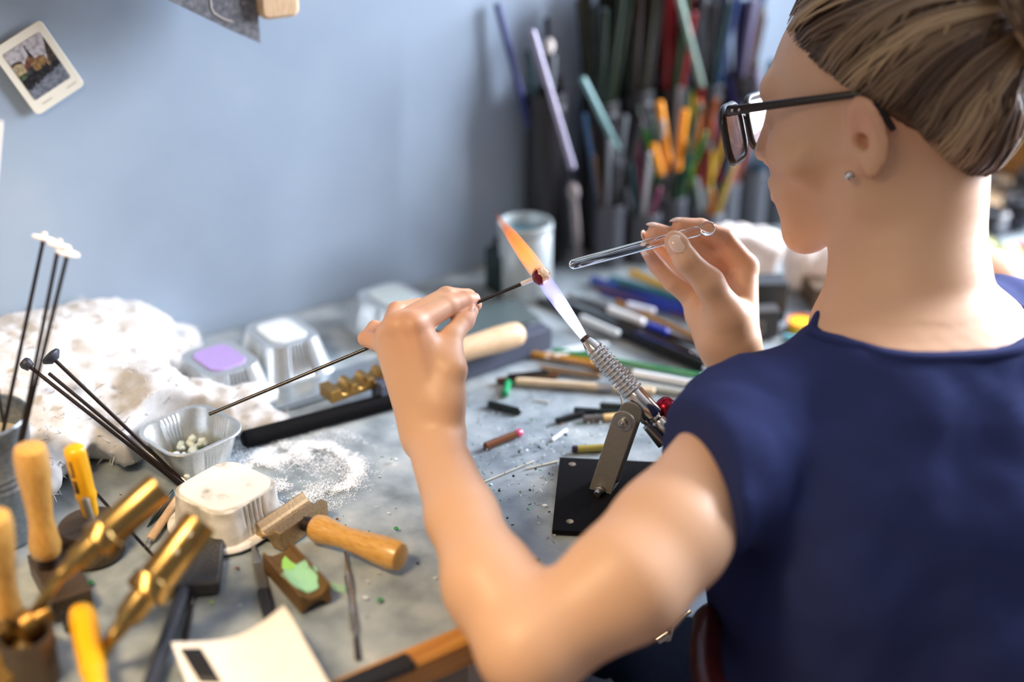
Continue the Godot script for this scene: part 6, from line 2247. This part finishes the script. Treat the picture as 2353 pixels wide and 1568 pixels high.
# ---------------------------------------------------------------- clothes, hair, glasses
func torso(fl, g: float) -> void:
	# g: how far outside the body the surface lies
	var tb := Basis(V(-0.966, 0.0, 0.259), V(0.03, 0.985, -0.17).normalized(), V(0.259, 0.16, 0.95).normalized()).orthonormalized()
	var nb: Vector3 = V(0.7933, 0.9111, -0.5913)
	var sl: Vector3 = V(0.6210, 0.8544, -0.5917)
	var sr := nb + V(0.19, -0.090, -0.045)
	fl.ell(V(0.745, 0.735, -0.512), tb, V(0.170, 0.190, 0.094) + Vector3.ONE * g, 0.03)
	fl.ell(V(0.646, 0.690, -0.545), tb, V(0.078, 0.150, 0.060) + Vector3.ONE * g, 0.04)
	fl.ell(V(0.735, 0.815, -0.512), tb, V(0.075, 0.095, 0.070) + Vector3.ONE * g, 0.04)
	fl.ell(V(0.870, 0.785, -0.535), tb, V(0.075, 0.095, 0.070) + Vector3.ONE * g, 0.04)
	fl.ell(V(0.720, 0.570, -0.470), tb, V(0.160, 0.170, 0.092) + Vector3.ONE * g, 0.05)
	fl.ell(V(0.770, 0.440, -0.430), tb, V(0.170, 0.110, 0.105) + Vector3.ONE * g, 0.05)
	fl.cap(nb + V(-0.01, -0.035, 0.015), sl + V(0.02, 0.0, 0.0), 0.048 + g, 0.044 + g, 0.05)
	fl.cap(nb + V(0.01, -0.035, 0.015), sr, 0.050 + g, 0.046 + g, 0.05)
	fl.cap(nb + V(-0.01, -0.03, 0.0), V(0.80, 0.80, -0.50), 0.058 + g, 0.08 + g, 0.05)

var neckline := []
var neck_centre := Vector3.ZERO
func shirt_mesh() -> ArrayMesh:
	var fl := Field.new(V(0.46, 0.40, -0.76), V(1.12, 0.97, -0.28), 0.0062)
	torso(fl, 0.006)
	var sl: Vector3 = V(0.6210, 0.8544, -0.5917)
	var s1: Vector3 = V(0.5779, 0.8447, -0.5743)
	var s2: Vector3 = V(0.5055, 0.8366, -0.5506)
	fl.cap(sl, s1, 0.054, 0.053, 0.03)
	fl.cap(s1, s2, 0.053, 0.051, 0.03)
	var nb: Vector3 = V(0.7933, 0.9111, -0.5913)
	fl.cap(nb + V(0.19, -0.090, -0.045), nb + V(0.26, -0.16, -0.10), 0.058, 0.056, 0.03)
	# folds
	fl.cap(V(0.7910, 0.8653, -0.5050), V(0.7220, 0.7218, -0.4112), 0.062, 0.062, 0.05)
	for q in [[V(0.6881, 0.8369, -0.4827), V(0.6852, 0.7873, -0.4549), 0.020], [V(0.6852, 0.7873, -0.4549), V(0.7127, 0.7493, -0.4138), 0.020], [V(0.7127, 0.7493, -0.4138), V(0.7699, 0.7274, -0.3894), 0.018], [V(0.7049, 0.8194, -0.4610), V(0.7864, 0.7871, -0.4141), 0.016]]:
		fl.cap(q[0], q[1], q[2], q[2], 0.035)
	var n := FastNoiseLite.new()
	n.seed = 14
	n.frequency = 9.0
	n.fractal_octaves = 3
	fl.ripple(n, 0.010, V(1.0, 0.8, 1.0))
	# cuff
	var c0: Vector3 = V(0.5564, 0.8780, -0.6086)
	var c1: Vector3 = V(0.5292, 0.8496, -0.5023)
	var ad := (s2 - s1).normalized()
	var e := (c1 - c0).normalized()
	var cn := (ad - e * ad.dot(e)).normalized()
	fl.cut((c0 + c1) / 2.0, cn, s2, 0.13)
	# right cuff
	var ra := V(0.07, -0.085, -0.045).normalized()
	fl.cut(nb + V(0.238, -0.135, -0.085), ra, nb + V(0.26, -0.16, -0.10), 0.09)
	# neckline: nearly level, found by walking out from the neck
	var pl: Vector3 = V(0.775, 0.927, -0.545)
	var pn := (V(0.700, 0.921, -0.615) - pl).cross(V(0.860, 0.928, -0.535) - pl).normalized()
	if pn.y < 0: pn = -pn
	neckline.clear()
	for i in 72:
		var a := TAU * i / 72.0
		var last := nb
		for j in range(20, 58):
			var q := nb + V(cos(a), 0, sin(a)) * (j * 0.002)
			q.y -= (q - pl).dot(pn) / pn.y
			var g := ((q - fl.o) / fl.h).round()
			last = q
			if fl.f[(int(g.z) * fl.ny + int(g.y)) * fl.nx + int(g.x)] > 0.0:
				break
		neckline.append(last)
	neck_centre = nb
	fl.cut(pl, pn, nb, 0.135)
	fl.cut(V(0, 0.43, 0), V(0, -1, 0))
	return body_mesh([fl])

func trousers_mesh() -> ArrayMesh:
	var fl := Field.new(V(0.44, 0.02, -1.02), V(1.06, 0.56, -0.26), 0.011)
	fl.ell(V(0.78, 0.440, -0.420), Basis(V(-0.966, 0.0, 0.259), Vector3.UP, V(0.259, 0, 0.966)).orthonormalized(), V(0.165, 0.075, 0.115), 0.04)
	for s in [0, 1]:
		var hip: Vector3 = [V(0.69, 0.490, -0.43), V(0.87, 0.475, -0.45)][s]
		var knee: Vector3 = [V(0.600, 0.545, -0.780), V(0.90, 0.50, -0.82)][s]
		var ank: Vector3 = [V(0.66, 0.09, -0.80), V(0.93, 0.09, -0.80)][s]
		fl.cap(hip, hip.lerp(knee, 0.5), 0.085, 0.078, 0.05)
		fl.cap(hip.lerp(knee, 0.5), knee, 0.078, 0.066, 0.04)
		fl.cap(knee, ank, 0.062, 0.046, 0.03)
	var n := FastNoiseLite.new()
	n.seed = 3
	n.frequency = 14.0
	fl.ripple(n, 0.012)
	return body_mesh([fl])

# hair: strands laid over the skull from the hairline to a knot at the back
func hair(t: Node3D, inv: Transform3D) -> void:
	var hb := Basis(hl, hu, -hf)
	var c := hp(-0.014, 0.042, 0)
	var rad := V(0.079, 0.095, 0.104)  # left, up, back
	var pole := V(0, 0.40, 0.92).normalized()  # in (left, up, back): where the knot sits
	var e1 := V(1, 0, 0)
	var e2 := pole.cross(e1).normalized()
	# hairline in head coordinates (left, up, back) as directions from the skull centre
	var line := [V(0.0, 0.62, -0.80), V(0.30, 0.55, -0.80), V(0.55, 0.42, -0.72), V(0.78, 0.22, -0.50), V(0.90, 0.05, -0.30), V(0.98, -0.20, -0.02), V(0.96, -0.32, 0.22), V(0.90, -0.52, 0.32), V(0.70, -0.86, 0.52), V(0.40, -1.02, 0.66), V(0.0, -1.08, 0.70)]
	var ph := []
	var th := []
	for q in line:
		var d: Vector3 = q.normalized()
		ph.append(atan2(d.dot(e2), d.dot(e1)))
		th.append(acos(clampf(d.dot(pole), -1, 1)))
	var rng := RandomNumberGenerator.new()
	rng.seed = 12
	# base cap
	var fl := Field.new(c - Vector3.ONE * 0.13, c + Vector3.ONE * 0.13, 0.0045)
	fl.ell(c, hb, rad * 0.965, 0.004)
	fl.ell(hp(-0.056, -0.022, 0.0), hb, V(0.055, 0.042, 0.042), 0.02)
	fl.cut(hp(0.058, 0.080, 0), (hf * 0.86 + hu * -0.25).normalized())
	fl.cut(hp(-0.012, 0.020, 0), (hf * 0.62 - hu * 0.78).normalized())
	var h := part(t, "hair", body_mesh([fl]), M.hair_base, "dark blonde hair pinned up", inv)
	var b := MB.new()
	var tones := [Color(0.068, 0.038, 0.023), Color(0.115, 0.068, 0.039), Color(0.169, 0.104, 0.061), Color(0.230, 0.149, 0.086), Color(0.304, 0.203, 0.119), Color(0.432, 0.297, 0.169)]
	var N := 1000
	for i in N:
		# spread the roots round the hairline and back from it
		var f := rng.randf() * 2.0 - 1.0
		var side := 1.0 if f >= 0 else -1.0
		var s := absf(f) * (line.size() - 1)
		var k := mini(int(s), line.size() - 2)
		var fr := s - k
		var d: Vector3 = (line[k] as Vector3).lerp(line[k + 1], fr)
		d.x *= side
		d = d.normalized()
		var p0 := atan2(d.dot(e2), d.dot(e1))
		var t0 := acos(clampf(d.dot(pole), -1, 1))
		var start := 1.0 if rng.randf() < 0.55 else rng.randf_range(0.45, 1.0)
		var lift := rng.randf_range(0.985, 1.035) + 0.012 * sin(p0 * 9.0)
		var wdt := rng.randf_range(0.0009, 0.0023)
		var sway := rng.randf_range(-0.10, 0.10)
		var pts := []
		var rr := []
		for j in 12:
			var u := j / 11.0
			var tt := lerpf(t0 * start, 0.20, u)
			var pp := p0 + sway * sin(u * PI) + 0.22 * sin(u * PI) * side * (1.0 if d.y < 0.2 else -0.35)
			var dir := pole * cos(tt) + (e1 * cos(pp) + e2 * sin(pp)) * sin(tt)
			var lw := lift * (0.97 if u == 0.0 else 1.0)
			if dir.y < -0.3:
				lw += 0.05 + (-0.3 - dir.y) * 0.20
			pts.append(c + hb * (dir * rad * lw))
			rr.append(wdt * (0.35 if j == 0 else (0.6 if j == 11 else 1.0)))
		var tone: float = clampf(2.4 + 2.2 * sin(p0 * 7.0 + 1.0) + 1.3 * sin(p0 * 23.0) + rng.randf_range(-0.9, 0.9), 0.0, 4.99)
		b.col = tones[int(tone)].lerp(tones[int(tone) + 1], tone - int(tone))
		b.tube(pts, rr, 5, 3, 0.55, (pts[5] - c).normalized().cross(pts[6] - pts[5]).normalized())
	part(h, "strands", b, M.hair, "", Transform3D())
	# the knot: loops wound round the pole
	b = MB.new()
	var kc := c + hb * (pole * (rad * 1.04)) + hl * 0.014 - hu * 0.004
	var kn := (hb * pole).normalized()
	var kf := along(kc, kn)
	for i in 110:
		b.col = tones[rng.randi() % tones.size()]
		var R := rng.randf_range(0.012, 0.044)
		var a0 := rng.randf() * TAU
		var pts := []
		var span := rng.randf_range(1.6, 3.6)
		for j in 12:
			var a := a0 + span * j / 11.0
			pts.append(kf * V(cos(a) * R, 0.016 * (1.0 - R / 0.05) + rng.randf_range(0.0, 0.001) + 0.006 * sin(a * 2.0 + i), sin(a) * R))
		b.tube(pts, rng.randf_range(0.002, 0.0048), 6)
	for i in 14:  # loose lighter ends that fall from the knot
		b.col = Color(0.46, 0.33, 0.17) if i % 2 == 0 else Color(0.36, 0.24, 0.12)
		var a := rng.randf_range(0.2, 1.3)
		var x0 := rng.randf_range(0.005, 0.046)
		var q := kc + hl * x0 + kn * 0.010 + hu * rng.randf_range(0.02, 0.035)
		b.tube([q, q - hu * 0.022 + hl * 0.006 + kn * 0.004, q - hu * rng.randf_range(0.045, 0.062) + hl * 0.004 * a - kn * 0.002], [0.0026, 0.0030, 0.0006], 5, 3, 0.6)
	part(h, "knot", b, M.hair, "hair knot with lighter loose ends")

func eyeglasses(t: Node3D, inv: Transform3D) -> void:
	var g := Node3D.new()
	g.name = "eyeglasses"
	g.transform = inv
	t.add_child(g)
	g.set_meta("label", "dark brown plastic eyeglasses")
	var m := mat(srgb(34, 26, 24), 0.3)
	var fx := 0.123
	for s in [1.0, -1.0]:
		var b := MB.new()
		# rim: a rounded rectangle of tube in the plane of the lens
		var pts := []
		var o := rrect(0.054, 0.046, 0.015, 7)
		for p in o:
			pts.append(hp(fx - absf(p.x * 0.16 + 0.0) * 0.4 - (p.x + 0.025) * 0.10 - p.y * -0.10, 0.005 + p.y, (0.036 + p.x) * s))
		pts.append(pts[0])
		pts.append(pts[1])
		b.tube(pts, 0.0034, 8)
		part(g, "rim", b, m)
		b = MB.new()
		var face := PackedVector3Array()
		var back := PackedVector3Array()
		for p in o:
			var q := hp(fx - absf(p.x * 0.16) * 0.4 - (p.x + 0.025) * 0.10 + p.y * 0.10, 0.005 + p.y, (0.036 + p.x) * s)
			face.append(q + hf * 0.0008)
			back.append(q - hf * 0.0008)
		b.loft([back, face])
		part(g, "lens", b, M.lens, "faintly rose tinted lens")
		b = MB.new()
		b.tube([hp(fx - 0.010, 0.026, 0.060 * s), hp(fx - 0.014, 0.028, 0.0685 * s), hp(fx - 0.022, 0.0285, 0.0715 * s), hp(0.05, 0.031, 0.0735 * s), hp(0.0, 0.033, 0.0755 * s), hp(-0.014, 0.024, 0.0745 * s), hp(-0.024, 0.002, 0.070 * s)], [0.0044, 0.0046, 0.0042, 0.0034, 0.0030, 0.0028, 0.0024], 8, 3, 0.5, hu)
		part(g, "temple", b, m)
		b = MB.new()
		for dz in [0.0, 0.006]:
			b.ball(V(0.0013, 0.0013, 0.0013), at(hp(fx - 0.019 - dz, 0.0285, 0.0738 * s)), 5)
		part(g, "rivet", b, M.chrome)
	var br := MB.new()
	br.tube([hp(fx, 0.012, 0.011), hp(fx + 0.003, 0.016, 0.0), hp(fx, 0.012, -0.011)], 0.003, 8)
	part(g, "bridge", br, m)

func person() -> void:
	M.nail = mat(srgb(238, 206, 186), 0.18)
	M.hair = mat(Color.WHITE, 0.42)
	M.hair.vertex_color_use_as_albedo = true
	M.hair_base = tri_tex(mat(Color.WHITE, 0.6), ntex([0.0, srgb(62, 44, 30), 1.0, srgb(112, 82, 56)], 0.02, 3), Vector3(8, 30, 30))
	M.lens = mat(srgb(214, 190, 196), 0.03)
	M.lens.transparency = BaseMaterial3D.TRANSPARENCY_ALPHA
	M.lens.albedo_color.a = 0.28
	M.denim = tri_tex(mat(Color.WHITE, 0.9), ntex([0.0, srgb(74, 94, 128), 0.5, srgb(112, 134, 166), 1.0, srgb(156, 174, 198)], 0.05, 4), V(10, 24, 10))
	var o := V(0.82, 0.415, -0.40)
	var t := thing("person", "woman in navy T-shirt and dark glasses, hair pinned up, working at the torch", "person", at(o))
	var inv := at(-o)
	var la := left_arm()
	var ra := right_arm()
	var shirt := shirt_mesh()
	part(t, "body", body_mesh(la + ra + [head_and_neck()], blush, 1), M.skin, "", inv)
	for q in nails:
		nail(t, q[0] - o, q[1], q[2], q[3], q[4])
	part(t, "t_shirt", shirt, M.navy, "navy cotton T-shirt", inv)
	var nk := MB.new()
	var ring := []
	for i in neckline.size() + 2:
		var sum := Vector3.ZERO
		for k in range(-2, 3):
			sum += neckline[(i + k + neckline.size()) % neckline.size()]
		var mid: Vector3 = sum / 5.0
		var out := (mid - neck_centre) * V(1, 0, 1)
		ring.append(mid + out.normalized() * 0.0045 - V(0, 0.0030, 0))
	if ring.size() > 20:
		nk.tube(ring, 0.0048, 8, 0, 1.0)
		part(t, "neckband", nk, M.navy, "ribbed neckband of the T-shirt", inv)
	part(t, "jeans", trousers_mesh(), M.denim, "faded blue jeans", inv)
	for s in [V(0.66, 0.0, -0.80), V(0.93, 0.0, -0.80)]:
		var b := MB.new()
		b.prism(rrect(0.085, 0.245, 0.042, 8), 0.0, 0.03, 0.006)
		b.ball(V(0.040, 0.048, 0.095), at(V(0, 0.032, 0.015)), 10)
		part(t, "shoe", b, M.black, "", at(s - o - V(0, 0, 0.06)))
	hair(t, inv)
	eyeglasses(t, inv)
	var er := MB.new()
	er.ball(V(0.0042, 0.0042, 0.0042), at(hp(0.010, -0.030, 0.0800)), 10)
	part(t, "earring", er, M.chrome, "small round metal earring", inv)
